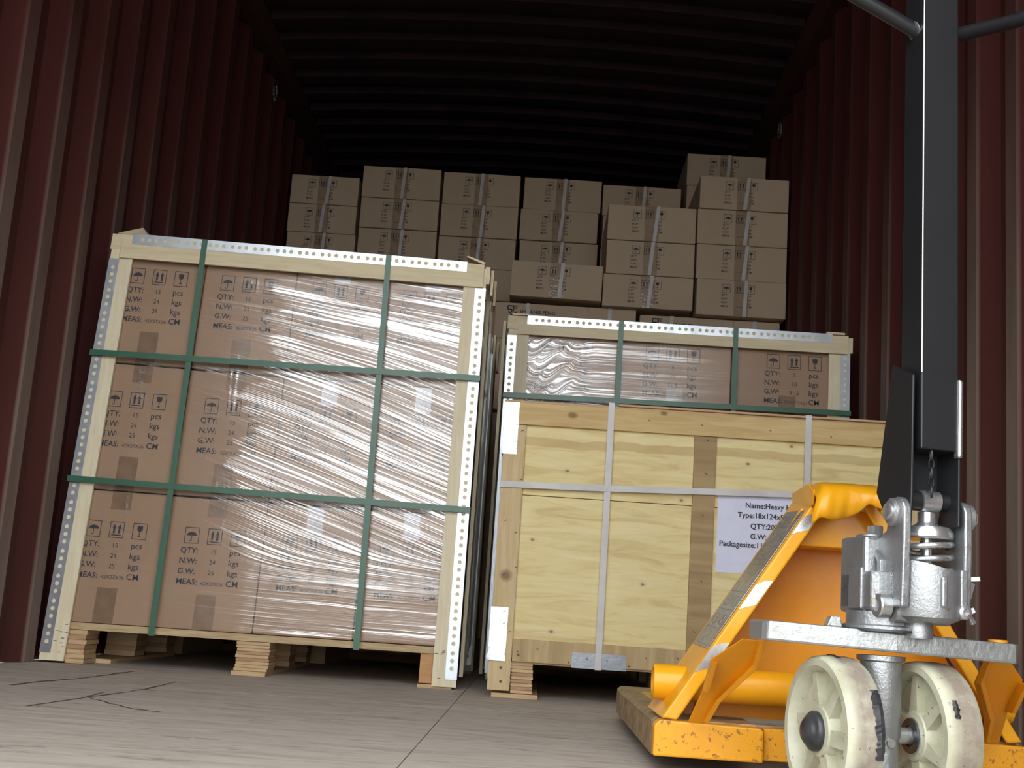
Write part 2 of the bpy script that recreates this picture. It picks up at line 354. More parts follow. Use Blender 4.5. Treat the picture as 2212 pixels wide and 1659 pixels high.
# ---------------- printed marks ----------------
FONT_CACHE = {}
def text_geo(s, size, bold=.0, align='LEFT'):
    key = (s, size, bold, align)
    if key in FONT_CACHE: return FONT_CACHE[key]
    cu = bpy.data.curves.new('t', 'FONT'); cu.body = s; cu.size = size; cu.offset = bold*size; cu.align_x = align; cu.resolution_u = 2
    ob = bpy.data.objects.new('t', cu); COL.objects.link(ob)
    dg = bpy.context.evaluated_depsgraph_get(); me = bpy.data.meshes.new_from_object(ob.evaluated_get(dg))
    g = ([(v.co.x, v.co.y) for v in me.vertices], [tuple(p.vertices) for p in me.polygons])
    bpy.data.objects.remove(ob); bpy.data.meshes.remove(me); bpy.data.curves.remove(cu)
    FONT_CACHE[key] = g; return g
class Flat:
    """2-D print: points (u, w); placed on a plane y = const later"""
    def __init__(s): s.v = []; s.f = []
    def poly(s, pts): o = len(s.v); s.v += [tuple(p) for p in pts]; s.f.append(tuple(range(o, o+len(pts)))); return s
    def rect(s, x0, x1, y0, y1): return s.poly([(x0, y0), (x1, y0), (x1, y1), (x0, y1)])
    def line(s, a, b, w):
        dx, dy = b[0]-a[0], b[1]-a[1]; L = math.hypot(dx, dy); nx, ny = -dy/L*w/2, dx/L*w/2
        return s.poly([(a[0]+nx, a[1]+ny), (a[0]-nx, a[1]-ny), (b[0]-nx, b[1]-ny), (b[0]+nx, b[1]+ny)])
    def text(s, t, x, y, size, bold=.0, align='LEFT'):
        v, f = text_geo(t, size, bold, align); o = len(s.v); s.v += [(p[0]+x, p[1]+y) for p in v]; s.f += [tuple(i+o for i in q) for q in f]; return s
    def frame(s, cx, cy, w, h, t):
        a, b, c, d = cx-w/2, cx+w/2, cy-h/2, cy+h/2
        return s.rect(a, b, c, c+t).rect(a, b, d-t, d).rect(a, a+t, c+t, d-t).rect(b-t, b, c+t, d-t)
    def umbrella(s, cx, cy, k):
        s.frame(cx, cy, k, k*1.12, k*.045)
        n = 12; R = k*.36; zc = cy-.02*k
        s.poly([(cx+R*math.cos(math.pi*i/n), zc+R*.72*math.sin(math.pi*i/n)) for i in range(n+1)])
        s.line((cx, zc), (cx, zc-.30*k), k*.05)
        for i in range(5):
            a0, a1 = math.pi+math.pi*i/5, math.pi+math.pi*(i+1)/5; c = cx-.07*k
            s.line((c+.07*k*math.cos(a0), zc-.30*k+.07*k*math.sin(a0)), (c+.07*k*math.cos(a1), zc-.30*k+.07*k*math.sin(a1)), k*.05)
        return s.line((cx, zc+.25*k), (cx, zc+.31*k), k*.04)
    def arrows(s, cx, cy, k):
        s.frame(cx, cy, k, k*1.12, k*.045)
        for d in (-.18, .18):
            x = cx+d*k; s.rect(x-.07*k, x+.07*k, cy-.25*k, cy+.12*k); s.poly([(x-.14*k, cy+.12*k), (x+.14*k, cy+.12*k), (x, cy+.40*k)])
        return s.rect(cx-.34*k, cx+.34*k, cy-.40*k, cy-.33*k)
    def glass(s, cx, cy, k):
        s.frame(cx, cy, k, k*1.12, k*.045)
        s.poly([(cx-.19*k, cy+.36*k), (cx-.19*k, cy+.10*k), (cx-.10*k, cy-.01*k), (cx+.10*k, cy-.01*k), (cx+.19*k, cy+.10*k), (cx+.19*k, cy+.36*k)])
        s.rect(cx-.025*k, cx+.025*k, cy-.30*k, cy-.01*k); return s.poly([(cx-.13*k, cy-.38*k), (cx+.13*k, cy-.38*k), (cx+.04*k, cy-.30*k), (cx-.04*k, cy-.30*k)])
def shipping_print(rows, k, dx, dz, fs, icon_gap):
    """three handling icons over four printed rows; origin: top centre of the block"""
    p = Flat(); z = -k*.56
    p.umbrella(-dx, z, k); p.arrows(0, z, k); p.glass(dx, z, k)
    z = z-k*.56-icon_gap
    for i, (a, b, c) in enumerate(rows):
        y = z-i*dz; p.text(a, -dx-k*.66, y-fs*.35, fs*.94, .014)
        if b: p.text(b, .002+(dx*.10 if len(b) > 5 else 0), y-fs*.35, fs*(.78 if len(b) < 5 else .60), .0, 'CENTER')
        p.text(c, dx-k*.45, y-fs*.35, fs, .008)
    return p
P_BIG = shipping_print([('QTY:', '15', 'pcs'), ('N.W:', '24', 'kgs'), ('G.W:', '25', 'kgs'), ('MEAS:', '42X27X36', 'CM')], .040, .064, .0285, .0235, .018)
P_MED = shipping_print([('QTY:', '5', 'pcs'), ('N.W:', '30', 'kgs'), ('G.W:', '31.5', 'kgs'), ('MEAS:', '55X37.5X27', 'CM')], .043, .068, .0300, .0245, .016)
P_SML = shipping_print([('QTY:', '', 'pcs'), ('N.W:', '', 'kgs'), ('G.W:', '', 'kgs'), ('MEAS:', '40X30X15', 'CM')], .034, .052, .0165, .0135, .009)
P_LOGO = Flat()
def _logo(p, x, y, k):
    w = k*.13
    p.line((x-.5*k, y+.5*k), (x+.5*k, y+.5*k), w); p.line((x-.5*k, y+.5*k), (x-.5*k, y+.12*k), w); p.line((x-.5*k, y+.12*k), (x-.06*k, y+.12*k), w)
    p.line((x+.08*k, y+.28*k), (x+.45*k, y+.28*k), w); p.line((x+.08*k, y+.5*k), (x+.08*k, y-.08*k), w); p.line((x-.08*k, y+.12*k), (x-.08*k, y-.2*k), w)
    p.line((x-.42*k, y-.08*k), (x, y-.5*k), w); p.line((x, y-.5*k), (x+.42*k, y-.08*k), w)
_logo(P_LOGO, -.014, 0, .042); P_LOGO.text('SHUANG FENG', .018, -.009, .0225, .016)
def put_print(fl, parent, x, y, z, m=None, name='printed_marks', xf=None):
    mb = MB(); mb.v = [(x+u, y, z+w) for u, w in fl.v]; mb.f = list(fl.f)
    return mb.build(name, m or M['ink'], parent, xf=xf)

# ---------------- the container ----------------
DOOR_Y, BACK_Y = .45, 12.0
structure(MB().add([(-60, -60, -.10), (60, -60, -.10), (60, 60, -.10), (-60, 60, -.10)], [(0, 1, 2, 3)]).build('ground', M['ground']))
fl = structure(MB().box(-1.21, 1.21, DOOR_Y, BACK_Y, -.09, -.028).build('floor', M['seal']))
for i, (y0, y1) in enumerate(((DOOR_Y, 2.88), (2.884, 5.3), (5.304, 7.7), (7.704, 10.1), (10.104, 12.0))):
    for x0, x1 in ((-1.206, -.0118), (-.0098, 1.206)):
        MB().box(x0, x1, y0, y1, -.028, 0).build('plywood_sheet', M['floor'], fl)
def ribbon(pts, w):
    mb = MB()
    for i, (x, y) in enumerate(pts):
        a = pts[max(0, i-1)]; b = pts[min(len(pts)-1, i+1)]; dx, dy = b[0]-a[0], b[1]-a[1]; L = math.hypot(dx, dy); ww = w*random.uniform(.4, 1.2)
        mb.v += [(x-dy/L*ww/2, y+dx/L*ww/2, .0005), (x+dy/L*ww/2, y-dx/L*ww/2, .0005)]
    for i in range(len(pts)-1): mb.f.append((2*i+1, 2*i+3, 2*i+2, 2*i))
    return mb
def fine(pts, n=8):
    out = []
    for (x0, y0), (x1, y1) in zip(pts[:-1], pts[1:]):
        for k in range(n): t_ = k/n; out.append((x0+(x1-x0)*t_+random.uniform(-.002, .002), y0+(y1-y0)*t_+random.uniform(-.004, .004)))
    return out+[pts[-1]]
SCUFFS_ = [([(-.898, 2.654), (-.895, 2.809), (-.871, 2.97), (-.869, 3.159), (-.868, 3.375)], .012), ([(-.70, 2.227), (-.685, 2.497), (-.671, 2.648), (-.663, 2.81), (-.678, 3.086)], .008),
           ([(-.702, 2.63), (-.690, 2.50), (-.607, 2.393), (-.54, 2.316), (-.488, 2.297)], .006)]
for P_, w_ in SCUFFS_: ribbon(fine(P_), w_).build('scuff_mark', M['scuff'], fl)
def wall(name, side, c0, pitch):
    """trapezoid corrugation; side=+1 right wall, -1 left; c0 = centre of a slope facing the door"""
    xi, xo = 1.176, 1.212; P = []; k = -12
    while c0+k*pitch < BACK_Y+.3:
        c = c0+k*pitch; P += [(c-.034, xo), (c+.034, xi), (c+.098, xi), (c+.166, xo)]; k += 1
    P = [p for p in P if DOOR_Y+.06 <= p[0] <= BACK_Y]
    P = [(DOOR_Y, xi), (DOOR_Y+.04, xi)]+P+[(BACK_Y, xi)]
    mb = MB(); n = len(P)
    for z in (0.0, 1.3, 2.64):
        for y, x in P: mb.v.append((side*x, y, z))
    for j in range(2):
        for i in range(n-1):
            a = j*n+i; q = (a, a+1, a+1+n, a+n)
            mb.f.append(q if side < 0 else q[::-1])
    return structure(mb.build(name, M['wall']))
wall('wall_right', 1, 2.694, .260); wall('wall_left', -1, 2.870, .257)
structure(MB().box(-1.21, 1.21, BACK_Y, BACK_Y+.05, 0, 2.7).build('wall_back', M['wall']))
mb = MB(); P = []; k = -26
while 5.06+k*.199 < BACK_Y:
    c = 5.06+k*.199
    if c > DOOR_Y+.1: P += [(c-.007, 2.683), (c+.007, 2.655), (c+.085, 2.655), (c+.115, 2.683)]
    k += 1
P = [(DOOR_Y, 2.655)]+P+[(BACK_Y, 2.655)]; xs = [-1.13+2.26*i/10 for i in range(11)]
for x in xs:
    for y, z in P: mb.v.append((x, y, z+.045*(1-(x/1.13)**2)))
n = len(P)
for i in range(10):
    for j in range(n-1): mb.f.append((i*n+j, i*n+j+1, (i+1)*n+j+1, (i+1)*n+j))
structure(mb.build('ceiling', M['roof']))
for i, s in enumerate((-1, 1)):
    structure(MB().prism([(s*1.215, DOOR_Y, 2.56), (s*1.175, DOOR_Y, 2.56), (s*1.165, DOOR_Y, 2.62), (s*1.12, DOOR_Y, 2.656), (s*1.12, DOOR_Y, 2.70), (s*1.215, DOOR_Y, 2.70)], (0, BACK_Y-DOOR_Y, 0)).build('trim_%d' % (i+1), M['rail']))
    structure(MB().box(min(s*1.15, s*1.24), max(s*1.15, s*1.24), DOOR_Y-.12, DOOR_Y, -.09, 2.76).build('trim_%d' % (i+3), M['rail'], bevel=.006))
structure(MB().box(-1.15, 1.15, DOOR_Y-.12, DOOR_Y, 2.60, 2.76).build('trim_5', M['rail'], bevel=.006))
structure(MB().box(-1.15, 1.15, DOOR_Y-.12, DOOR_Y, -.09, -.002).build('trim_6', M['rail'], bevel=.004))
# small lashing rings on the top rails, as the photograph shows beside the roof
for k, (x, y, z) in enumerate(((-1.150, 5.35, 2.44), (1.150, 5.45, 2.44))):
    q = [(x-.012*(1 if x > 0 else -1), y+.03*math.cos(a), z+.035*math.sin(a)) for a in [i*math.pi/6 for i in range(12)]]
    o = MB().tube(q, .005, 6, closed=True).build('lashing_ring', M['steel'], smooth=50)
    tag(o, 'small steel lashing ring high on the %s container wall under the roof' % ('left' if x < 0 else 'right'), 'ring')

# ---------------- cartons ----------------
def carton(name, label, group, x0, x1, y0, y1, z0, z1, pr, px, pz, m, tape_w=.05, strap=None, xf=None, tapes=((0, 1),), skew=0, tm=None, flap=.0):
    mb = MB(); B = .004
    mb.box(x0, x1, y0, y1, z0, z1)
    if skew:
        cx, cz = (x0+x1)/2, z0
        mb.v = [(x+(z-cz)*skew, y, z-(x-cx)*skew) for x, y, z in mb.v]
    o = mb.build(name, m, xf=xf, bevel=.0035); tag(o, label, 'carton', group)
    sk = lambda vs: vs
    def xf2(vs):
        vs = vs.copy()
        if skew:
            cx, cz = (x0+x1)/2, z0; X = vs[:, 0].copy()
            vs[:, 0] += (vs[:, 2]-cz)*skew; vs[:, 2] -= (X-cx)*skew
        return xf(vs) if xf else vs
    cx = (x0+x1)/2
    for a, b in tapes:
        MB().box(cx-tape_w/2, cx+tape_w/2, y0-.0008, y0+.0002, z0+(z1-z0)*a+.001, z0+(z1-z0)*b-.001).build('tape', tm or M['tape'], o, xf=xf2)
    if pr is not None: put_print(pr, o, cx+px, y0-.0011, pz, xf=xf2)
    for s in (strap or ()):
        a, b, w = s
        mb = MB(); mb.prism([(cx+a-w/2, y0-.0016, z0), (cx+a+w/2, y0-.0016, z0), (cx+b+w/2, y0-.0016, z1), (cx+b-w/2, y0-.0016, z1)], (0, -.0009, 0))
        mb.box(cx+b-w/2, cx+b+w/2, y0-.002, y1, z1, z1+.001)
        mb.build('strap', M['white_strap'], o, xf=xf2)
    return o

# tall wrapped pallet on the left: its load leans in a little towards the top
def LP(vs):
    vs = vs.copy(); x, y, z = vs[:, 0].copy(), vs[:, 1].copy(), vs[:, 2].copy()
    xl = -1.168+.049*z; xr = -.037+.002*z
    t = x/1.12
    vs[:, 0] = xl+t*(xr-xl)-.03*y; vs[:, 1] = 3.512+.03*x+y; vs[:, 2] = z*(1.005-.014*np.clip(t, 0, 1)); return vs
TIERS = [(.1115, .4745), (.4755, .8335), (.8345, 1.190)]; COLS = [(.012, .281), (.283, .554), (.556, .828), (.830, 1.098)]
TN = ['bottom', 'middle', 'top']; CN = ['leftmost', 'second', 'third', 'rightmost']
for i, (x0, x1) in enumerate(COLS):
    for j, (z0, z1) in enumerate(TIERS):
        st = 'clear printed face beside the left upright' if i == 0 else ('clear printed face' if i == 1 else 'print veiled by wrinkled film')
        carton('carton', 'large brown carton, %s column, %s tier of tall wrapped pallet' % (CN[i], TN[j]), 'cartons on the tall wrapped pallet',
               x0, x1, 0, .42, z0+random.uniform(0, .001), z1-.0015-random.uniform(0, .003), P_BIG, random.uniform(-.004, .004), z0+.278, M['kraft'], .055 if i < 2 else .046, xf=LP, tapes=((0, .27), (.86, 1)) if i < 2 else ((.79, 1),), tm=M['tape'] if i < 2 else M['shinytape'])
for j, (z0, z1) in enumerate(TIERS):
    carton('carton', 'plain side of brown rear carton, %s tier, right end of tall wrapped pallet' % TN[j], 'rear cartons of the tall wrapped pallet', .85, 1.098, .425, .80, z0, z1-.002, None, 0, 0, M['kraft'], xf=LP, tapes=())

# pallets
def ply_block(parent, x0, x1, y0, y1, z0, z1, n, xf, first=.3):
    h = (z1-z0)/n
    base = MB().box(x0+.003, x1-.003, y0+.003, y1-.003, z0, z1).build('block', M['ply_d'], parent, xf=xf)
    for i in range(n):
        dx = random.uniform(-.002, .002); dy = random.uniform(-.0015, .0015)
        MB().box(x0+dx, x1+dx, y0+dy, y1+dy, z0+i*h+.0004, z0+(i+1)*h-.0009).build('ply', M['ply_l'] if i % 2 == 0 or random.random() < .4 else M['ply_d'], base, xf=xf)
lp = thing('wooden_pallet', 'low plywood pallet with laminated blocks under the tall film-wrapped cartons', 'pallet', (-.6, 3.9, 0))
MB().box(.03, 1.10, -.004, .84, .092, .1105).build('deck', M['deck'], lp, xf=LP)
ply_block(lp, .062, .112, .0, .11, .001, .091, 7, LP)
ply_block(lp, .520, .610, -.002, .11, .012, .091, 9, LP)
MB().box(.514, .606, -.008, .84, .0, .0115).build('bottom_board', M['ply_l'], lp, xf=LP)
MB().box(1.018, 1.062, .0, .11, .012, .091).build('block', M['ply_o'], lp, xf=LP)
MB().box(1.062, 1.108, -.002, .11, .010, .05).build('block', M['ply_o'], lp, xf=LP)
MB().box(1.015, 1.108, -.010, .84, .0, .0095).build('bottom_board', M['ply_l'], lp, xf=LP)
for x0 in (.062, .52, 1.018):
    for y0 in (.365, .73):
        ply_block(lp, x0, x0+.09, y0, y0+.11, .012, .091, 5, LP)
MB().box(.06, .155, .115, .84, .0, .0115).build('bottom_board', M['ply_l'], lp, xf=LP)

def hole_positions(L, start=.03, s=.0205, gap=.0262):
    out = []; x = start
    while x < L-.015:
        for i in range(3):
            if x < L-.012: out.append(x)
            x += s
        x += gap-s
    return out
def perf_strip(L, W, r=.0058, t=.0012, hs=None, n=12):
    """strip in (u along length, w across, d thickness) with punched holes"""
    hs = hs or hole_positions(L); mb = MB(); edges = [0]+[(hs[i]+hs[i+1])/2 for i in range(len(hs)-1)]+[L]
    for i, h in enumerate(hs):
        a, b = edges[i], edges[i+1]; c = W*.5
        outer = []; inner = []
        for k in range(n):
            an = 2*math.pi*k/n+math.pi/n; ca, sa = math.cos(an), math.sin(an); inner.append((h+r*ca, c+r*sa))
            sx = ((b-h) if ca > 0 else (h-a))/max(abs(ca), 1e-6); sy = (W-c if sa > 0 else c)/max(abs(sa), 1e-6); q = min(sx, sy)
            outer.append((h+q*ca, c+q*sa))
        # include the rectangle corners
        ring = []
        for k in range(n):
            ring.append(outer[k]); k2 = (k+1) % n; p, q = outer[k], outer[k2]
            if abs(p[0]-q[0]) > 1e-7 and abs(p[1]-q[1]) > 1e-7:
                cor = (b if max(p[0], q[0]) > h and (abs(p[0]-b) < 1e-6 or abs(q[0]-b) < 1e-6) else a, W if max(p[1], q[1]) > W-1e-6 else 0)
                ring.append(('c', cor))
        o = len(mb.v); pts = []; own = []
        for e in ring:
            if e[0] == 'c': pts.append(e[1]); own.append(None)
            else: pts.append(e); own.append(1)
        N = len(pts)
        mb.v += [(p[0], p[1], 0) for p in pts]+[(p[0], p[1], 0) for p in inner]+[(p[0], p[1], t) for p in inner]
        idx = [k for k in range(N) if own[k]]
        for k in range(n):
            i0 = idx[k]; i1 = idx[(k+1) % n]; seq = [i0]; q = i0
            while q != i1: q = (q+1) % N; seq.append(q)
            face = [o+s_ for s_ in seq]+[o+N+(k+1) % n, o+N+k]; mb.f.append(tuple(face))
            mb.f.append((o+N+k, o+N+(k+1) % n, o+N+n+(k+1) % n, o+N+n+k))
    return mb
def perf_angle(parent, L, W, place, side, xf, wside=.03):
    """L-shaped perforated edge strip. place(u,w,d)->local point, side: +1/-1 = at w=W or w=0 the second leaf folds back"""
    mb = perf_strip(L, W); w0 = W if side > 0 else 0
    o = len(mb.v); mb.v += [(0, w0, 0), (L, w0, 0), (L, w0, wside), (0, w0, wside)]; mb.f.append((o, o+1, o+2, o+3))
    mb.v = [place(*p) for p in mb.v]
    return mb.build('perforated_angle', M['galv'], parent, xf=xf)

def edge_frame(root, W, H, xf, zb, post_w=.066, board_t=.010, side='r', rail_h=.07, top_over=.03):
    yb = -.008
    for nm, x0, x1 in (('l', 0, post_w), ('r', W-post_w, W)):
        MB().box(x0, x1, yb-board_t, yb, zb, H-.012).build('upright_board', M['board_v'], root, xf=xf)
    MB().box(top_over, W-.008, yb-board_t*2, yb-board_t-.0003, H-rail_h, H-.002).build('top_rail', M['board_h'], root, xf=xf)
    # angles: on the uprights and along the top rail
    pl = lambda u, w, d: (w-.002, yb-board_t-.0012+d, zb+.02+u)
    perf_angle(root, H-rail_h*.9-zb-.03 if True else 0, .030, pl, -1, xf)
    pr = lambda u, w, d: (W-.031+w, yb-board_t-.0012+d, zb+.02+u)
    perf_angle(root, H-rail_h-zb-.02, .032, pr, 1, xf)
    pt = lambda u, w, d: (top_over+.03+u, yb-board_t*2-.0012+d, H-.028+w)
    perf_angle(root, W-.12, .030, pt, 1, xf)
    # loose ends of the side rails at the corners
    MB().box(-.004, .030, yb-.012, yb+.05, H-.045, H).build('side_rail_end', M['board_h'], root, xf=xf)
    MB().box(W-.004, W+.010, yb-.004, yb+.06, H-.055, H-.004).build('side_rail_end', M['board_h'], root, xf=xf)

W1, H1 = 1.12, 1.203
ef = thing('wooden_edge_frame', 'cream board frame with perforated metal corner strips around the tall wrapped pallet', 'packing frame', (-.6, 3.49, 0))
edge_frame(ef, W1, H1, LP, .006)
MB().prism([(.012, -.028, H1), (.085, -.028, H1+.022), (.095, -.02, H1+.012), (.10, 0, H1+.004), (.02, 0, H1)], (0, .03, 0)).build('loose_splinter', M['board_h'], ef, xf=LP)
MB().prism([(W1-.062, -.03, H1+.016), (W1-.06, -.03, H1+.020), (W1-.004, -.03, H1+.004), (W1-.01, -.03, H1-.002)], (0, .03, 0)).build('loose_splinter', M['board_h'], ef, xf=LP)
for y0, x in ((.09, 1.124), (.36, 1.122), (.70, 1.120)):
    MB().box(x, x+.010, y0, y0+.065, .03, H1-.01).build('side_board', M['board_v'], ef, xf=LP)
MB().box(1.133, 1.141, .02, .09, H1-.08, H1-.005).build('side_board', M['board_h'], ef, xf=LP)
MB().box(1.143, 1.150, .12, .20, H1-.085, H1-.01).build('side_board', M['board_h'], ef, xf=LP)
mb = MB()
for k in range(14):
    x = random.choice([.03+random.random()*.03, W1-.065+random.random()*.03]); z = random.uniform(.02, .12)
    mb.box(x, x+.008, -.0196, -.0185, z, z+.0016)
mb.build('staples', M['nail'], ef, xf=LP, kind='stuff')

# ---------------- stretch film ----------------
def vnoise(x, y, seed):
    r = np.random.default_rng(seed); T = r.random((512, 512))
    xi, yi = np.floor(x).astype(int), np.floor(y).astype(int); fx, fy = x-xi, y-yi
    fx = fx*fx*(3-2*fx); fy = fy*fy*(3-2*fy); g = lambda a, b: T[a % 512, b % 512]
    return (g(xi, yi)*(1-fx)+g(xi+1, yi)*fx)*(1-fy)+(g(xi, yi+1)*(1-fx)+g(xi+1, yi+1)*fx)*fy
def film_sheet(name, x0, x1, z0, z1, y, xf, angle, mask, seed, step=.004, label='', group=None):
    nx, nz = int((x1-x0)/step)+1, int((z1-z0)/step)+1
    X, Z = np.meshgrid(np.linspace(x0, x1, nx), np.linspace(z0, z1, nz))
    U = X; V = angle(X, Z)
    V = V+.0035*(vnoise(U*6, V*5, seed)-.5)*(1+2.5*sm((.36-Z)/.1)*sm((X-.75)/.1))
    m = mask(X, Z)
    h = vnoise(U*2.2, V*120, seed+1)*.55+vnoise(U*6, V*260, seed+2)*.3+vnoise(U*3+V*8, V*40, seed+3)*.5
    big = vnoise(X*9, Z*9, seed+5)
    h = (h-.35)*(.0003+.0011*m)*(0.6+.8*big)
    Y = y-np.abs(h)
    vs = np.stack([X.ravel(), Y.ravel(), Z.ravel()], 1)
    i = np.arange(nz-1)[:, None]*nx+np.arange(nx-1)[None, :]
    fs = np.stack([i, i+1, i+1+nx, i+nx], -1).reshape(-1, 4)
    vs = xf(vs); L = np.array([vs[:, 0].mean(), vs[:, 1].mean(), vs[:, 2].min()])
    me = bpy.data.meshes.new(name); me.from_pydata((vs-L).tolist(), [], fs.tolist()); me.update(); me.shade_smooth()
    a = me.attributes.new('layers', 'FLOAT', 'POINT'); a.data.foreach_set('value', m.ravel().astype('f'))
    fv = np.stack([U.ravel()*2.0, V.ravel()*215, X.ravel()*.5], 1).astype('f')
    b = me.attributes.new('flow', 'FLOAT_VECTOR', 'POINT'); b.data.foreach_set('vector', fv.ravel())
    o = bpy.data.objects.new(name, me); COL.objects.link(o); o.location = L; me.materials.append(M['film'])
    return tag(o, label, 'film', group)
def sm(t): t = np.clip(t, 0, 1); return t*t*(3-2*t)
def ang_lp(X, Z):
    sl = .10+.22*sm((1.12-Z)/.5); sl = sl*(1-sm((.36-Z)/.12)) + .02*sm((.36-Z)/.12)
    return Z+sl*(X-.55)+.0015*np.sin(X*11+Z*5)
def mask_lp(X, Z):
    edge = .505-.06*sm((.9-Z)/.2)+.07*(vnoise(Z*30, X*0, 91)-.5)+.05*(vnoise(Z*90, X*0, 92)-.5)
    wr = sm((X-edge+.01)/.03)
    low = sm((.42-Z)/.05)*sm((X-(.38+(.42-Z)*.9))/.08)*.8
    wr = np.where(Z < .47, np.maximum(low, sm((X-.42-(.47-Z)*.5)/.1)*.8), wr)
    wr = np.where(Z < .29, sm((X-.50)/.03)*.75, wr)
    patch = .72+.4*vnoise(X*7, Z*14, 33)
    top = sm((1.10-Z)/.03)
    base = .10+.12*vnoise(X*5+Z*3, Z*22, 7)
    cx = np.minimum(np.abs(X-.147), np.abs(X-.42)); tz = np.minimum(np.minimum(np.abs(Z-1.12), np.abs(Z-.80)), np.abs(Z-.44))
    crk = sm((.03-cx)/.02)*sm((.10-tz)/.05)*sm((vnoise(X*160+Z*12, Z*12, 44)-.62)/.1)*.9
    seam = sm((.02-np.minimum(np.abs(Z-.475), np.abs(Z-.834)))/.015)*vnoise(X*60, Z*60, 45)*.45
    low2 = 1-.35*sm((.36-Z)/.1)
    return np.clip(base*1.1+wr*patch*(.25+.75*top)*low2+crk+seam, 0, 1)
film_sheet('stretch_film', .055, 1.07, .118, 1.165, -.0016, LP, ang_lp, mask_lp, 11, .0036,
           'glossy clear stretch film, streaked with white creases, over the tall stack of big cartons')

# ---------------- straps ----------------
def strap_v(name, label, group, xa, xb, w, z0, z1, y, xf, m, back=.5):
    mb = MB(); t = .0009
    mb.prism([(xa-w/2, y, z0), (xa+w/2, y, z0), (xb+w/2, y, z1), (xb-w/2, y, z1)], (0, -t, 0))
    mb.box(xb-w/2, xb+w/2, y-t, y+back, z1, z1+t); mb.box(xa-w/2, xa+w/2, y-t, y+.2, z0-t, z0)
    return tag(mb.build(name, m, xf=xf), label, 'strap', group)
def strap_h(name, label, group, x0, x1, za, zb, w, y, xf, m, back=.3, sag=()):
    mb = MB(); t = .0009; P = [(x0, za)]+list(sag)+[(x1, zb)]
    for (a, z), (b, q) in zip(P[:-1], P[1:]):
        mb.prism([(a, y, z-w/2), (b, y, q-w/2), (b, y, q+w/2), (a, y, z+w/2)], (0, -t, 0))
    mb.box(x0-t, x0, y-t, y+back, za-w/2, za+w/2); mb.box(x1, x1+t, y-t, y+back, zb-w/2, zb+w/2)
    return tag(mb.build(name, m, xf=xf), label, 'strap', group)
G = 'green straps on the tall wrapped pallet'
strap_v('strap', 'green strap running down the left half of the tall wrapped pallet', G, .292, .275, .0165, .09, H1+.001, -.0310, LP, M['green'])
strap_v('strap', 'green strap running down the right half of the tall wrapped pallet', G, .845, .825, .0165, .09, H1+.001, -.0310, LP, M['green'])
strap_h('strap', 'upper green strap running across the tall wrapped pallet', G, -.004, W1+.003, .853, .866, .0165, -.0330, LP, M['green'])
strap_h('strap', 'lower green strap running across the tall wrapped pallet', G, -.004, W1+.003, .497, .491, .0165, -.0330, LP, M['green'])

# ---------------- crate ----------------
CX, CY, CW, CH, CD = .053, 3.35, 1.10, .768, .62
def CR(vs):
    vs = vs.copy(); vs[:, 0] += CX; vs[:, 1] += CY; return vs
cr = thing('wooden_crate', 'pale plywood crate with pine framing, white straps and a printed paper label', 'crate', (CX+CW/2, CY+CD/2, 0))
def cb(name, m, *b, bevel=.0012): return MB().box(*b).build(name, m, cr, xf=CR, bevel=bevel)
cb('plywood_panel', M['panel_band'], .03, .535, 0, .009, .5235, CH-.02); cb('plywood_panel', M['panel'], .03, .535, .0006, .009, .10, .522)
cb('plywood_panel', M['panel_band2'], .535, CW-.03, 0, .009, .5235, CH-.02); cb('plywood_panel', M['panel'], .535, CW-.03, .0006, .009, .10, .522)
cb('top_rail', M['crate_rail'], .001, CW-.001, -.011, 0, .709, CH)
cb('upright', M['crate_post'], .0, .058, -.0105, 0, .018, .7075); cb('upright', M['crate_post'], CW-.058, CW, -.0105, 0, .018, .7075)
cb('centre_upright', M['crate_mid'], .505, .563, -.0105, 0, .094, .7075)
cb('bottom_rail', M['crate_low'], .0595, .504, -.0098, 0, .093, .150); cb('bottom_rail', M['crate_low'], .5645, CW-.0595, -.0098, 0, .093, .150)
cb('side_panel', M['panel'], .001, .010, .009, CD, .094, CH-.006); cb('side_panel', M['panel'], CW-.010, CW-.001, .009, CD, .094, CH-.006)
cb('back_panel', M['panel'], .010, CW-.010, CD-.009, CD, .094, CH-.006)
cb('lid', M['ply_l'], -.004, .62, -.006, CD, CH, CH+.006); cb('lid', M['ply_l'], .30, CW+.002, -.013, CD, CH+.0062, CH+.012)
cb('lid', M['ply_l'], .62, CW, -.004, CD, CH, CH+.006)
cb('floor_panel', M['ply_l'], .01, CW-.01, .001, CD, .088, .094)
for x0 in (.0595, .49, CW-.117):
    for y0 in (.002, .26, .51): ply_block(cr, x0, x0+.056, y0, y0+.10, .0125, .0915, 9, CR)
    cb('bottom_board', M['ply_l'], x0-.048, x0+.072, -.006, CD, .0, .0115)
mb = MB().box(-.003, .036, -.0125, -.0112, .628, .767).box(-.0035, -.0022, -.0125, .03, .628, .767); mb.build('tin_corner_plate', M['tin'], cr, xf=CR)
nx, nz = 6, 14; mb = MB()
for j in range(nz):
    for i in range(nx):
        z = .092+.136*j/(nz-1); x = -.003+.045*i/(nx-1)-(.004 if j < 2 and i < 2 else 0)
        mb.v.append((x, -.0125-.003*abs(math.sin(i*1.7+j*.55))*(1-j/nz), z))
for j in range(nz-1):
    for i in range(nx-1): mb.f.append((j*nx+i, j*nx+i+1, (j+1)*nx+i+1, (j+1)*nx+i))
mb.build('tin_corner_plate', M['tin'], cr, xf=CR, smooth=60)
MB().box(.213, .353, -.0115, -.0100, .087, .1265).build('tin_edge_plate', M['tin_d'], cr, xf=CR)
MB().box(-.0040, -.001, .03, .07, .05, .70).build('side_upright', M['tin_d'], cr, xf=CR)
mb = MB()
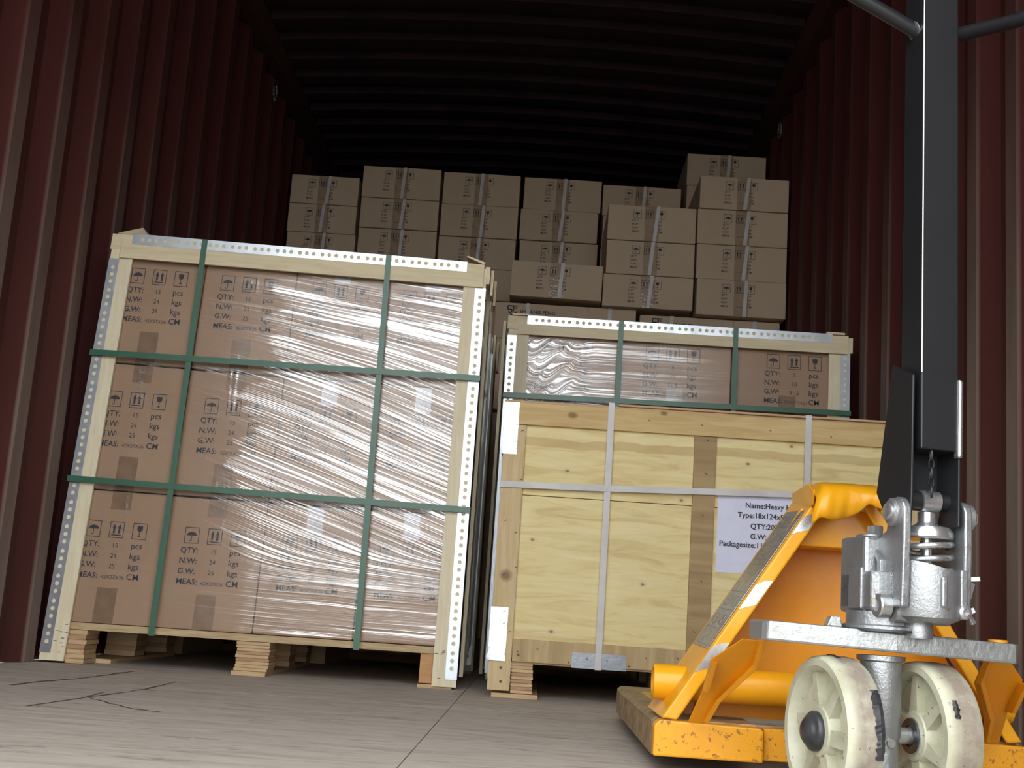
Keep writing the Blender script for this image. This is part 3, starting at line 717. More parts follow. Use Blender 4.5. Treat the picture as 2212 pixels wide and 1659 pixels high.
for x, z in ((.03, .66), (.03, .705), (.03, .64), (.045, .69), (.029, .215), (.03, .185), (.03, .15), (.03, .115), (.045, .165), (.02, .31), (.05, .33), (.045, .42), (.016, .45), (.05, .56)):
    mb.prism([(x, -.0128, z), (x+.007, -.0128, z+.003), (x+.007, -.0128, z+.0045), (x, -.0128, z+.0015)], (0, -.0006, 0))
for x, z in ((.38, .742), (.52, .738), (.70, .735), (.86, .73), (.535, .70), (.535, .61), (.53, .50), (.533, .33), (.52, .2), (.12, .13), (.40, .125), (.48, .13), (.07, .12), (.25, .112), (.30, .112)):
    mb.prism([(x, -.0113, z), (x+.005, -.0113, z-.004), (x+.0065, -.0113, z-.003), (x+.0015, -.0113, z+.001)], (0, -.0012, 0))
for x, z in ((.032, .075), (.034, .04), (.075, .11)):
    mb.cyl((x, -.0102, z), (x, -.0125, z), .0035, 10)
for x, z in ((.205, .10), (.36, .10)): mb.cyl((x, -.0102, z), (x, -.0125, z), .002, 8)
mb.build('nails', M['nail'], cr, xf=CR, kind='stuff')
pp = MB(); nx = 12
for j in range(9):
    for i in range(nx+1):
        x = .573+.297*i/nx; z = .355+.207*j/8; pp.v.append((x, -.0008-.0006*math.sin(x*60)*math.sin(z*35)-.0006, z-.004*(x-.573)*0))
for j in range(8):
    for i in range(nx): a = j*(nx+1)+i; pp.f.append((a, a+1, a+nx+2, a+nx+1))
paper = pp.build('paper_label', M['paper'], cr, xf=CR, smooth=60)
tp = Flat()
for s, x, z in (('Name:Heavy Ho', .645, .5340), ('Type:18x124x89x', .626, .5080), ('QTY:2030', .660, .4800), ('G.W: 15', .660, .4530), ('Packagesize:110x', .580, .4305)):
    tp.text(s, x, z-.0065, .0195, .018)
put_print(tp, paper, 0, -.0032, 0, name='printed_text', xf=CR)

G = 'white straps on the plywood crate'
strap_v('strap', 'white translucent strap down the left half of the plywood crate', G, .281, .281, .0165, .086, CH+.013, -.0138, CR, M['white_strap'], .6)
strap_v('strap', 'white translucent strap down the right half of the plywood crate', G, .803, .803, .0165, .086, CH+.013, -.0138, CR, M['white_strap'], .6)
strap_h('strap', 'white translucent strap across the plywood crate above its label', G, -.0005, CW+.0005, .547, .585, .0165, -.0150, CR, M['white_strap'], .6, sag=[(.26, .552), (.50, .560), (.78, .569)])

# ---------------- short wrapped pallet behind the crate ----------------
def RPf(vs):
    vs = vs.copy(); vs[:, 0] += .022; vs[:, 1] += 4.10; vs[:, 2] *= 1.0; return vs
W2, H2 = 1.120, 1.180
rp = thing('wooden_pallet', 'plywood pallet under the wrapped cartons behind the crate', 'pallet', (.58, 4.5, 0))
MB().box(.02, W2-.02, 0, .86, .092, .11).build('deck', M['deck'], rp, xf=RPf)
for x0 in (.03, .515, 1.0):
    for y0 in (.0, .37, .74): MB().box(x0, x0+.09, y0, y0+.1, .012, .092).build('block', M['ply_l'], rp, xf=RPf)
    MB().box(x0, x0+.09, 0, .86, 0, .012).build('bottom_board', M['ply_l'], rp, xf=RPf)
c3 = [(.012, .371), (.373, .737), (.739, 1.106)]; t4 = [(.111, .377), (.378, .641), (.642, .898), (.899, 1.168)]
for i, (x0, x1) in enumerate(c3):
    for j, (z0, z1) in enumerate(t4):
        if j == 0 and False: continue
        carton('carton', 'brown carton on short wrapped pallet behind crate, %s column, %s tier' % (('left', 'centre', 'right')[i], ('lowest', 'second', 'third', 'top')[j]), 'cartons on the short wrapped pallet',
               x0, x1, 0, .52, z0, z1-.002, P_MED if j > 1 else None, (0, -.01, .02)[i], z0+.210, M['kraft'], .055, xf=RPf, tapes=((0, .28),))
ef2 = thing('wooden_edge_frame', 'cream board frame with perforated metal strips around the short pallet behind the crate', 'packing frame', (.58, 4.08, 0))
edge_frame(ef2, W2, H2, RPf, .006, post_w=.068, rail_h=.062)
MB().box(.01, .07, -.03, -.01, H2+.001, H2+.006).build('loose_splinter', M['board_h'], ef2, xf=RPf)
MB().box(1.04, 1.10, -.03, 0, H2+.001, H2+.008).build('loose_splinter', M['board_h'], ef2, xf=RPf)
MB().box(-.020, -.010, .02, .09, .02, H2-.01).build('side_board', M['board_v'], ef2, xf=RPf)
MB().box(-.020, -.010, .40, .47, .02, H2-.01).build('side_board', M['board_v'], ef2, xf=RPf)
def ang_rp(X, Z): return Z+.01*X+.018*sm((.30-X)/.12)*(np.sin(X*31+Z*17)+.6*np.abs(np.sin(X*53-Z*41)))
def mask_rp(X, Z):
    a = sm((.40-X)/.16)*(.55+.5*vnoise(X*12, Z*18, 5)); b = sm((.80-X)/.3)*.30*vnoise(X*3, Z*50, 8)
    return np.clip(a+b+.06+.12*vnoise(X*4, Z*25, 9), 0, 1)
film_sheet('stretch_film', .06, 1.07, .80, 1.135, -.0016, RPf, ang_rp, mask_rp, 31, .0042,
           'clear stretch film with a crumpled glossy left end, on cartons behind the crate')
G = 'green straps on the short wrapped pallet'
strap_v('strap', 'green strap down the left half of the short pallet behind the crate', G, .369, .369, .0165, .09, H2+.001, -.0310, RPf, M['green'])
strap_v('strap', 'green strap down the right half of the short pallet behind the crate', G, .747, .744, .0165, .09, H2+.001, -.0310, RPf, M['green'])
strap_h('strap', 'green strap across the short pallet just above the crate lid', G, -.003, W2+.002, .912, .922, .0165, -.0330, RPf, M['green'])

# ---------------- wrapped pallet glimpsed behind the tall one ----------------
def BP(vs):
    vs = vs.copy(); vs[:, 0] += -1.14; vs[:, 1] += 4.50; return vs
bp = thing('wooden_pallet', 'pallet hidden behind the tall wrapped pallet, seen through the gap beside the crate', 'pallet', (-.6, 4.7, 0))
MB().box(0, 1.10, 0, .6, .092, .11).build('deck', M['deck'], bp, xf=BP)
for x0 in (.0, .5, 1.01): MB().box(x0, x0+.09, 0, .6, 0, .092).build('block', M['ply_l'], bp, xf=BP)
for j, (z0, z1) in enumerate(TIERS):
    carton('carton', 'brown carton behind the tall wrapped pallet beside the dark gap, %s tier' % TN[j], 'cartons behind the tall wrapped pallet', .80, 1.095, 0, .42, z0, z1-.004, None, 0, 0, M['kraft'], xf=BP, tapes=())
ef3 = thing('wooden_edge_frame', 'board and metal strip corner seen in the gap between the two wrapped pallets', 'packing frame', (-.05, 4.47, 0))
MB().box(1.03, 1.096, -.014, -.004, .01, 1.19).build('upright_board', M['board_v'], ef3, xf=BP)
MB().box(1.098, 1.106, -.014, .05, .01, 1.20).build('upright_board', M['board_v'], ef3, xf=BP)
perf_angle(ef3, 1.1, .03, lambda u, w, d: (1.068+w, -.0155+d, .03+u), 1, BP)
MB().box(1.108, 1.114, .10, .16, 1.09, 1.20).build('side_board', M['board_v'], ef3, xf=BP)
# film hanging on the right flank of the tall pallet
def flank(vs):
    vs = vs.copy(); d, b, z = vs[:, 1].copy(), vs[:, 0].copy(), vs[:, 2].copy()
    vs[:, 0] = 1.136-d*2.2; vs[:, 1] = b; return LP(vs)
film_sheet('stretch_film', .0, .84, .10, 1.13, -.0016, flank, lambda X, Z: X+.02*np.sin(Z*9), lambda X, Z: .25+.4*vnoise(X*9, Z*7, 3), 51, .010,
           'dark rumpled stretch film on the right flank of the tall wrapped pallet')

# ---------------- small cartons stacked at the back ----------------
def stp():
    a = random.uniform(.0, .022); return ((a-.004, a+.006+random.uniform(-.004, .006), .0155),)
back = {'first': (-1.150, -.812, [2.268, 2.121, 1.975, 1.828], 5.93), 'second': (-.800, -.416, [2.322, 2.161, 2.008, 1.852], 5.90),
        'third': (-.404, -.026, [2.318, 2.154, 1.991, 1.836, 1.68, 1.525], 5.90), 'fourth': (-.012, .368, [2.315, 2.150, 1.994, 1.827, 1.67], 5.90),
        'fifth': (.380, .762, [2.298, 2.14, 1.98], 5.90), 'sixth': (.776, 1.162, [2.482, 2.318, 2.16], 5.90)}
for nm, (x0, x1, zs, y0) in back.items():
    for j in range(len(zs)-1):
        dx = random.uniform(-.006, .006); top = ('topmost', 'second from top', 'third from top', 'fourth from top', 'fifth from top')[j]
        dx = max(dx, -1.165-x0); dx = min(dx, 1.168-x1)
        carton('carton', 'small strapped carton in back row, %s column from left, %s' % (nm, top), 'small cartons in the back row',
               x0+dx, x1+dx-.004, y0+random.uniform(0, .012), y0+.46, zs[j+1]+.0005, zs[j]-.002, P_SML, -.012, zs[j]-.022, M['kraft_small'], .062, strap=stp(), tm=M['cleartape'])
front = {'right-hand stack': (.775, 1.166, [2.158, 2.008, 1.849, 1.692, 1.530], 5.32), 'middle stack': (.380, .768, [2.004, 1.843, 1.691, 1.545], 5.32), 'single box left of the stacks': (-.022, .374, [1.722, 1.562], 5.32)}
for nm, (x0, x1, zs, y0) in front.items():
    for j in range(len(zs)-1):
        lb = 'small brown strapped carton of the front %s, %s' % (nm, ('topmost', 'second from top', 'third from top', 'lowest')[j]) if len(zs) > 2 else 'single small strapped carton standing left of the two front stacks'
        carton('carton', lb, 'small cartons in the front stacks', x0+random.uniform(-.004, .004), x1-.003, y0+random.uniform(-.006, .006), y0+.50, zs[j+1]+.0005, zs[j]-.0015, P_SML, -.012, zs[j]-.022, M['kraft_small'], .062,
               strap=stp(), tm=M['cleartape'], skew=0 if len(zs) > 2 else .010)
for (x0, x1, nm) in ((-.084, .528, 'left'), (.545, 1.150, 'right')):
    for j, (z0, z1) in enumerate(((1.372, 1.527), (1.215, 1.371), (1.058, 1.214))):
        if nm == 'left' and j == 0: z0, z1 = 1.385, 1.545
        elif nm == 'left': z0, z1 = z0+.013, z1+.0125
        o = carton('carton', 'long carton with dark name print, %s stack, %s row under the small cartons' % (nm, ('upper', 'second', 'third')[j]), 'long cartons with printed name',
                   x0, x1, 5.37, 5.84, z0, z1, None, 0, 0, M['kraft_small'], strap=((-.17, -.163, .016), (.19, .193, .016)), tapes=())
        put_print(P_LOGO, o, x0+.09, 5.3685, z1-.036)
        for sx in (.355, .405): MB().box(x0+sx, x0+sx+.0015, 5.3686, 5.3700, z0+.004, z1-.004).build('flap_seam', M['tape'], o)
def tiers(label, x0, x1, y0, y1, z0, z1, nx, nz, gl):
    mb = MB(); w = (x1-x0)/nx; h = (z1-z0)/nz
    for i in range(nx):
        for j in range(nz): mb.box(x0+i*w+.002, x0+(i+1)*w-.002, y0, y1, z0+j*h+.001, z0+(j+1)*h)
    o = mb.build('carton_tiers', M['kraft_small'], kind='stuff'); return tag(o, label, 'cartons')
tiers('lower tiers of small brown cartons, back row, hidden behind the pallets', -1.15, 1.162, 5.905, 6.36, 0, 1.524, 6, 10, '')
mb = MB()
for x0, x1, zb in ((-1.15, -.812, 1.8275), (-.80, -.416, 1.8515), (-.012, .368, 1.6695), (.380, .762, 1.9795), (.776, 1.162, 2.1595)):
    n = max(1, round((zb-1.525)/.155)); h = (zb-1.525)/n
    for j in range(n): mb.box(x0, x1, 5.93, 6.36, 1.525+j*h+.001, 1.525+(j+1)*h)
tag(mb.build('carton_tiers', M['kraft_small'], kind='stuff'), 'hidden middle tiers of small brown cartons in the back row', 'cartons')
tiers('lower tiers of long brown cartons hidden behind the short wrapped pallet', -.084, 1.150, 5.372, 5.84, 0, 1.057, 2, 7, '')

# ---------------- pallet jack ----------------
JX, JY = .615, 1.65
def J(vs):
    vs = vs.copy(); vs[:, 0] += JX; vs[:, 1] += JY; return vs
jk = thing('pallet_jack', 'orange-yellow hand pallet truck with silver pump, black handle and cream wheels', 'pallet jack', (JX+.0, JY+.3, 0))
def jp(mb, name, m, parent=None, **k): return mb.build(name, m, parent or jk, xf=J, **k)
Y0 = .27   # front of the frame
for s in (-1, 1):
    xo, xi = s*.272, s*.112; a, b = min(xo, xi), max(xo, xi)
    # fork: folded channel, tapering to the tip
    mb = MB(); prof = [(Y0+.02, a, b, .074, .022), (1.05, a, b, .074, .026), (1.18, a+.006, b-.006, .074, .032), (1.25, a+.03, b-.03, .071, .045), (1.27, a+.05, b-.05, .064, .052)]
    for y, p, q, zt, zb in prof:
        mb.v += [(p, y, zb), (p+.002, y, zt-.006), (p+.009, y, zt), (q-.009, y, zt), (q-.002, y, zt-.006), (q, y, zb), (q-.005, y, zb), (q-.006, y, zt-.012), (p+.006, y, zt-.012), (p+.005, y, zb)]
    for i in range(len(prof)-1):
        for k in range(10): mb.f.append((i*10+k, i*10+(k+1) % 10, (i+1)*10+(k+1) % 10, (i+1)*10+k))
    mb.f += [tuple(range(9, -1, -1)), tuple(range(40, 50))]
    fk = jp(mb, 'fork', M['dirt'], smooth=40)
    jp(MB().box(a+.04, b-.04, .42, .98, .0742, .0748), 'scuffed_top_strip', M['yellow_w'], fk)
    for q in (-1, 1):
        cx = (a+b)/2+q*.022; jp(MB().cyl((cx-.018, 1.08, .037), (cx+.018, 1.08, .037), .0365, 24), 'load_roller', M['nylon'], fk, smooth=40)
    jp(MB().box(a+.012, a+.018, 1.0, 1.15, .02, .066).box(b-.018, b-.012, 1.0, 1.15, .02, .066), 'roller_bracket', M['yellow_d'], fk)
    jp(MB().prism([(a, Y0-.006, .022), (b, Y0-.006, .022), (b, Y0-.006, .066), (b-.004, Y0-.006, .071), (a+.008, Y0-.006, .074), (a, Y0-.006, .066)], (0, .03, 0)), 'heel_plate', M['yellow_w'], bevel=.003)
    # side of the head frame: front flange and side web along the slope
    p0, p1 = Vector((s*.257, Y0, .074)), Vector((s*.037, Y0, .414)); d = (p1-p0).normalized(); nrm = Vector((d.z*s, 0, -d.x*s)); inn = -nrm
    web = MB().prism([p0+nrm*.0, p1+nrm*.0, p1+nrm*.005, p0+nrm*.005], Vector((0, .125, 0))+nrm*.011)
    jp(web, 'side_web', M['yellow'], bevel=.0015)
    jp(MB().prism([p0+inn*.015+d*.01, p1+inn*.015, p1+nrm*.005, p0+nrm*.005], (0, -.006, 0)), 'front_flange', M['yellow'], bevel=.003)
    # sticker with pictograms on the outside of the web
    q0, q1 = p0.lerp(p1, .30)+nrm*.0056, p0.lerp(p1, .93)+nrm*.0056
    if s < 0:
        st = jp(MB().prism([q0+Vector((0, .010, 0))+nrm*.0012, q1+Vector((0, .010, 0))+nrm*.0012, q1+Vector((0, .112, 0))+nrm*.0101, q0+Vector((0, .112, 0))+nrm*.0101], nrm*.0004), 'sticker', M['sticker'])
        mbp = MB(); L = (q1-q0).length
        def uv(a_, b_): return q0+d*(a_*L)+Vector((0, .010+.102*b_, 0))+nrm*(.0019+.0091*b_)
        def ln(p, q, w=.0008):
            p, q = uv(*p), uv(*q); t_ = (q-p).normalized(); sd = t_.cross(nrm).normalized()*w/2; mbp.add([p-sd, q-sd, q+sd, p+sd], [(0, 1, 2, 3)])
        for c in (.02, .14, .27, .40, .60, .74, .88): ln((c, .05), (c, .95))
        ln((.02, .05), (.98, .05)); ln((.02, .95), (.98, .95)); ln((.27, .5), (.88, .5))
        for c in (.20, .33, .67, .81, .93):
            for k in range(10):
                for e in (.28, .72):
                    a0, a1 = 2*math.pi*k/10, 2*math.pi*(k+1)/10
                    ln((c+.035*math.cos(a0), e+.16*math.sin(a0)), (c+.035*math.cos(a1), e+.16*math.sin(a1)), .0010)
            ln((c-.03, .2), (c+.03, .38)); ln((c, .62), (c+.01, .85), .0012)
        jp(mbp, 'pictograms', M['ink_l'], st)
        for t0, t1 in ((.84, .95), (.50, .64), (.22, .36)):
            a_, b_ = p0.lerp(p1, t0), p0.lerp(p1, t1); yy = Vector((0, -.0064, 0))
            jp(MB().prism([a_+inn*.001+yy, a_+inn*.012+yy+d*.012, b_+inn*.013+yy, b_+inn*.004+yy-d*.006, b_+nrm*.0045+yy-d*.02, a_+nrm*.0045+yy-d*.008], (0, -.0004, 0)), 'flange_glint_patch', M['steel'])  # added steel slips imitate white reflections on the glossy sticker film
    # rocker link from the turning plate down to the push rod
    yl = lambda z: .09+(.198-z)/.125*.165
    out = [(.148, .197), (.176, .199), (.212, .168), (.214, .122), (.224, .074), (.198, .074), (.188, .108), (.150, .160)]
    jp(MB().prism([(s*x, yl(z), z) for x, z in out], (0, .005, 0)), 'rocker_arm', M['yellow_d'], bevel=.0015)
    rib = [(.148, .197), (.150, .160), (.188, .108), (.198, .074)]
    rm = MB()
    for (x0_, z0_), (x1_, z1_) in zip(rib[:-1], rib[1:]): rm.prism([(s*x0_, yl(z0_), z0_), (s*x1_, yl(z1_), z1_), (s*(x1_+.006), yl(z1_), z1_+.003), (s*(x0_+.006), yl(z0_), z0_+.003)], (0, -.022, 0))
    jp(rm, 'rocker_flange', M['yellow_d'], bevel=.001, weld=True)
    jp(MB().prism([(s*.206, yl(.165), .165), (s*.212, yl(.165), .165), (s*.214, yl(.122), .122), (s*.208, yl(.122), .122)], (0, -.030, 0)), 'rocker_flange', M['yellow_d'], bevel=.001)
    jp(MB().cyl((s*.152-.01, .03, .216), (s*.152-.01, .03, .2235-(s+1)*.002), .012, 20), 'bolt_head', M['yellow_d'], smooth=40)
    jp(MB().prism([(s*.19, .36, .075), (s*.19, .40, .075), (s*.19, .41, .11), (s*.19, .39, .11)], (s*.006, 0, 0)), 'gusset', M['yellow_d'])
jp(MB().box(-.109, .109, Y0+.012, Y0+.03, .024, .070), 'cross_bar', M['yellow_w'], bevel=.002)
jp(MB().box(-.25, .25, Y0+.03, Y0+.05, .070, .0735), 'base_sheet', M['dirt'])
tb = MB(); Mt = Matrix.Translation((-.270, .338, .125)) @ Matrix.Rotation(math.pi/2, 4, 'Y')
tb.lathe([(.0265, 0), (.0265, .540), (.021, .540), (.021, 0)], Mt, 32, closed=True)
jp(tb, 'cross_tube', M['yellow'], smooth=40)
# recessed back plate, closing panel and the bent head bracket
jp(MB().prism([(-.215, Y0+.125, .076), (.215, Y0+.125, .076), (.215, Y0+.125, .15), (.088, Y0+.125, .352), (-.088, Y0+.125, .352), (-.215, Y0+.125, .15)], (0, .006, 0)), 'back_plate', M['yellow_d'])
jp(MB().prism([(-.094, Y0+.03, .342), (.094, Y0+.03, .342), (.058, Y0+.03, .400), (-.058, Y0+.03, .400)], (0, .070, 0)), 'head_panel', M['yellow'], bevel=.002)
hb = MB(); n = 21; ys = [(Y0+.10, .436, 0), (Y0+.03, .440, 0), (Y0-.03, .436, 0), (Y0-.055, .424, 0), (Y0-.060, .400, 1), (Y0-.052, .385, 1)]
for j, (y, z, lip) in enumerate(ys):
    for i in range(n):
        u = i/(n-1)*2-1; x = u*(.055+.007*(lip)); w = .0012*math.sin(i*1.9+j)+.0055*math.sin(i*.45+j*.8)-.006*math.exp(-((u-.62)/.07)**2)*lip
        dz = 0
        if lip: dz = -.010*math.sin((u+1)*3.0)+.005*math.exp(-((u-.35)/.12)**2)*(j-3)
        yy = y+(w*.9 if lip else w*.25)+(.012 if abs(u) > .93 and lip else 0)
        hb.v.append((x, yy, z+dz-.018*max(0, abs(u)-.78)/.22))
for j in range(len(ys)-1):
    for i in range(n-1): a = j*n+i; hb.f.append((a, a+n, a+n+1, a+1))
ho = jp(hb, 'head_bracket', M['yellow'], smooth=60); sd = ho.modifiers.new('solid', 'SOLIDIFY'); sd.thickness = .005; sd.offset = -1; ss = ho.modifiers.new('sub', 'SUBSURF'); ss.levels = 1; ss.render_levels = 2
for s in (-1, 1): jp(MB().prism([(s*.046, Y0+.12, .385), (s*.050, Y0-.020, .400), (s*.052, Y0-.035, .42), (s*.053, Y0+.0, .434), (s*.053, Y0+.12, .430)], (s*.004, 0, 0)), 'head_cheek', M['yellow'], bevel=.0015)

# turning plate (slightly out of level)
TP = Matrix.Translation((-.012, .012, .2075)) @ Matrix.Rotation(math.radians(1.6), 4, 'Y') @ Matrix.Rotation(math.radians(5), 4, 'Z')
mb = MB(); ring = []
for x, y in ((-.164, -.030), (-.158, -.039), (-.05, -.050), (0, -.053), (.05, -.050), (.158, -.039), (.165, -.032), (.165, .030), (.158, .039), (.05, .062), (0, .066), (-.05, .062), (-.158, .039), (-.164, .030)):
    ring.append(TP @ Vector((x, y, -.0125)))
mb.prism(ring, (TP.to_3x3() @ Vector((0, 0, .025)))); jp(mb, 'turning_plate', M['plate'], bevel=.003)
jp(MB().prism([TP @ Vector(p) for p in ((-.085, -.040, .0124), (-.065, -.040, .0124), (-.068, -.040, .025), (-.080, -.040, .025))], (0, .022, 0)), 'stop_peg', M['plate'], bevel=.0015)

# steering group, turned about 13 degrees
SX = -.016; SM = Matrix.Translation((SX, 0, 0)) @ Matrix.Rotation(math.radians(13), 4, 'Z')
sv = lambda *p: tuple(SM @ Vector(p))
jp(MB().lathe([(.030, .190), (.030, .184), (.0255, .182), (.0255, .092), (.0235, .089), (.0232, .070), (.0225, .052), (0, .052)], SM, 40), 'steering_column', M['cast'], smooth=35)
jp(MB().cyl(sv(-.09, 0, .093), sv(.088, 0, .093), .0105, 20), 'axle', M['steel'], smooth=40)
jp(MB().cyl(sv(.002, -.0225, .085), sv(.002, -.0265, .085), .0055, 16), 'axle_pin', M['steel'], smooth=40)
def wheel(xc, capside, rot):
    """spoked nylon wheel; its axis is local z"""
    WM = Matrix.Translation((xc, 0, .093)) @ Matrix.Rotation(math.radians(-90), 4, 'Y') @ Matrix.Rotation(rot, 4, 'Z')
    Q = SM @ WM; R, h = .093, .024
    mb = MB(); mb.lathe([(R-.004, h), (R-.001, h-.004), (R, h-.012), (R, .004), (R, -.004), (R, -h+.012), (R-.001, -h+.004), (R-.004, -h), (R-.013, -h), (R-.018, -h+.006), (R-.020, -.004), (R-.020, .004), (R-.018, h-.006), (R-.013, h)], Q, 64, closed=True)
    mb.lathe([(.074, .005), (.074, -.005), (.030, -.005), (.030, .005)], Q, 64, closed=True)
    mb.lathe([(.030, h-.004), (.033, h-.008), (.034, -h+.008), (.030, -h+.004), (.0225, -h+.003), (.0225, h-.003)], Q, 40, closed=True)
    for k in range(6):
        R6 = Q @ Matrix.Rotation(math.pi*k/3, 4, 'Z')
        vs = [(.030, .010, -h+.006), (.076, .004, -h+.010), (.076, -.004, -h+.010), (.030, -.010, -h+.006), (.030, .010, h-.006), (.076, .004, h-.010), (.076, -.004, h-.010), (.030, -.010, h-.006)]
        mb.add([R6 @ Vector(p) for p in vs], [(3, 2, 1, 0), (4, 5, 6, 7), (0, 1, 5, 4), (1, 2, 6, 5), (2, 3, 7, 6), (3, 0, 4, 7)])
    w = jp(mb, 'steering_wheel', M['nylon'], smooth=38)
    Qi = Q.inverted(); at = w.data.attributes.new('tread', 'FLOAT', 'POINT'); L = Vector(ROOT[jk])-Vector((JX, JY, 0))
    at.data.foreach_set('value', [max(0, min(1, 1.7-abs((Qi @ (v.co+L)).z+.004)/.013)) if (Qi @ (v.co+L)).xy.length > R-.003 else 0 for v in w.data.vertices])
    jp(MB().lathe([(.0235, h-.004), (.0235, h-.001), (.020, h), (.0125, h-.002)], Q, 32), 'bearing', M['steel'], w, smooth=40)
    jp(MB().lathe([(.0225, h-.002), (.0215, h+.001), (.0135, h+.001), (.0125, h-.003)], Q, 32), 'bearing_seal', M['rubber'], w, smooth=40)
    if capside: jp(MB().lathe([(.0245, h-.002), (.0245, h+.003), (.022, h+.006), (.020, h+.0065), (.018, h+.010), (.012, h+.0145), (.005, h+.0165), (0, h+.017)], Q, 40), 'hub_cap', M['rubber'], w, smooth=50)
    # tar smear stuck to the tread
    for a0, a1, z0, wd, nn in (((-1.82, -.92, .0165, .008, 26), (-.25, .35, -.004, .004, 12)) if capside else ((-1.25, -1.0, -.010, .005, 8),)):
        tm = MB(); rr = random.Random(3)
        for i in range(nn+1):
            a = a0+(a1-a0)*i/nn-rot; q = wd*(.5+.6*rr.random()); 
            for zz in (z0-q, z0, z0+min(q, .005)): tm.v.append(Q @ Vector(((R+.0006+(.0016*rr.random() if zz == z0 else 0))*math.cos(a), (R+.0006+(.0016*rr.random() if zz == z0 else 0))*math.sin(a), -zz)))
        for i in range(nn):
            for j in range(2): a = i*3+j; tm.f.append((a, a+1, a+4, a+3))
        jp(tm, 'tar_smear', M['rubber'], w)
    return w
wheel(-.0640, True, .35); wheel(.0650, False, .1)

# pump casting
def cyl(mb, x, y, z0, z1, r, r2=None, n=36): return mb.lathe([(r, z0), (r if r2 is None else r2, z1)], SM @ Matrix.Translation((x, y, 0)), n)
pb = MB()
jp(MB().lathe([(.052, .2205), (.052, .226), (.044, .228), (.044, .244)], SM, 40), 'pump_base_ring', M['cast'], smooth=40)
jp(MB().lathe([(.057, .2195), (.057, .2225), (.03, .2225)], SM, 40), 'grease_seal', M['rubber'], smooth=40)
def sprism(pts, d, m, name, bevel=.003, **k):
    return jp(MB().prism([SM @ Vector(p) for p in pts], SM.to_3x3() @ Vector(d)), name, m, bevel=bevel, **k)
body = sprism([(-.036, -.038, .244), (-.032, -.044, .244), (.058, -.044, .244), (.058, .045, .244), (-.036, .045, .244)], (0, 0, .050), M['cast'], 'pump_body', .005)
sprism([(-.036, -.022, .242), (-.036, .046, .242), (.030, .046, .242), (.030, -.022, .242)], (0, 0, .096), M['cast'], 'oil_reservoir', .005)
sprism([(-.039, -.018, .246), (-.039, .016, .246), (-.032, .016, .246), (-.032, -.018, .246)], (0, 0, .052), M['cast'], 'reservoir_boss', .002)
jp(MB().lathe([(.021, .337), (.021, .341), (.017, .3415), (.017, .342)], SM @ Matrix.Translation((-.006, .016, 0)), 24), 'filler_flange', M['cast'], smooth=40)
jp(MB().lathe([(.011, .341), (.011, .353), (.009, .354), (0, .354)], SM @ Matrix.Translation((-.004, .012, 0)), 6), 'filler_plug', M['cast'])
# spring cup in front: thick-walled, rim lower to the right
PX, PY = .032, -.052
cup = MB(); n = 44; MP = SM @ Matrix.Translation((PX, PY, 0))
prof = [(.030, .234), (.042, .240), (.044, .252), (.044, .300), (.0435, .303), (.0385, .303), (.0385, .262), (0, .262)]
for r, h in prof:
    for k in range(n):
        a = 2*math.pi*k/n; hh = h
        if h > .29: hh = h-.003-.010*math.cos(a)
        cup.v.append(MP @ Vector((r*math.cos(a), r*math.sin(a), hh)))
for i in range(len(prof)-1):
    for k in range(n): cup.f.append((i*n+k, i*n+(k+1) % n, (i+1)*n+(k+1) % n, (i+1)*n+k))
cup.f.append(tuple(range(n-1, -1, -1)))
jp(cup, 'spring_cup', M['cast'], smooth=38)
def local_box(x0, x1, y0, y1, z0, z1, name, m=None, bevel=.002): return sprism([(x0, y0, z0), (x1, y0, z0), (x1, y1, z0), (x0, y1, z0)], (0, 0, z1-z0), m or M['cast'], name, bevel)
local_box(PX-.006, PX+.003, PY-.0475, PY-.038, .252, .290, 'cast_rib', bevel=.003)
local_box(PX+.026, PX+.036, PY-.036, PY-.012, .240, .300, 'cast_rib', bevel=.002)
# two ears that carry the handle pin
for s, x in ((-1, PX-.049), (1, PX+.034)):
    pts = [(x, -.082, .246), (x, -.082, .345)]
    cy, cz, r = -.064, .366, .0195
    pts = [(x, cy-r+.004, .250), (x, cy-r, .33)]+[(x, cy+r*math.cos(a), cz+r*math.sin(a)) for a in [math.pi-i*math.pi/10 for i in range(0, 11)]]+[(x, cy+r+.004, .345), (x, .004, .326), (x, .004, .250)]
    ear = sprism(pts, (.011, 0, 0), M['cast'], 'ear', .0025)
    jp(MB().lathe([(.0175, 0), (.0175, .006), (.014, .009), (0, .009)], SM @ Matrix.Translation((x+(0 if s < 0 else .011), cy, cz)) @ Matrix.Rotation(-s*-math.pi/2, 4, 'Y'), 30), 'ear_boss', M['cast'], ear, smooth=40)
    jp(MB().lathe([(.0105, .008), (.0105, .0125), (.009, .0135), (0, .0135)], SM @ Matrix.Translation((x+(0 if s < 0 else .011), cy, cz)) @ Matrix.Rotation(-s*-math.pi/2, 4, 'Y'), 24), 'pin_end', M['steel'], ear, smooth=40)
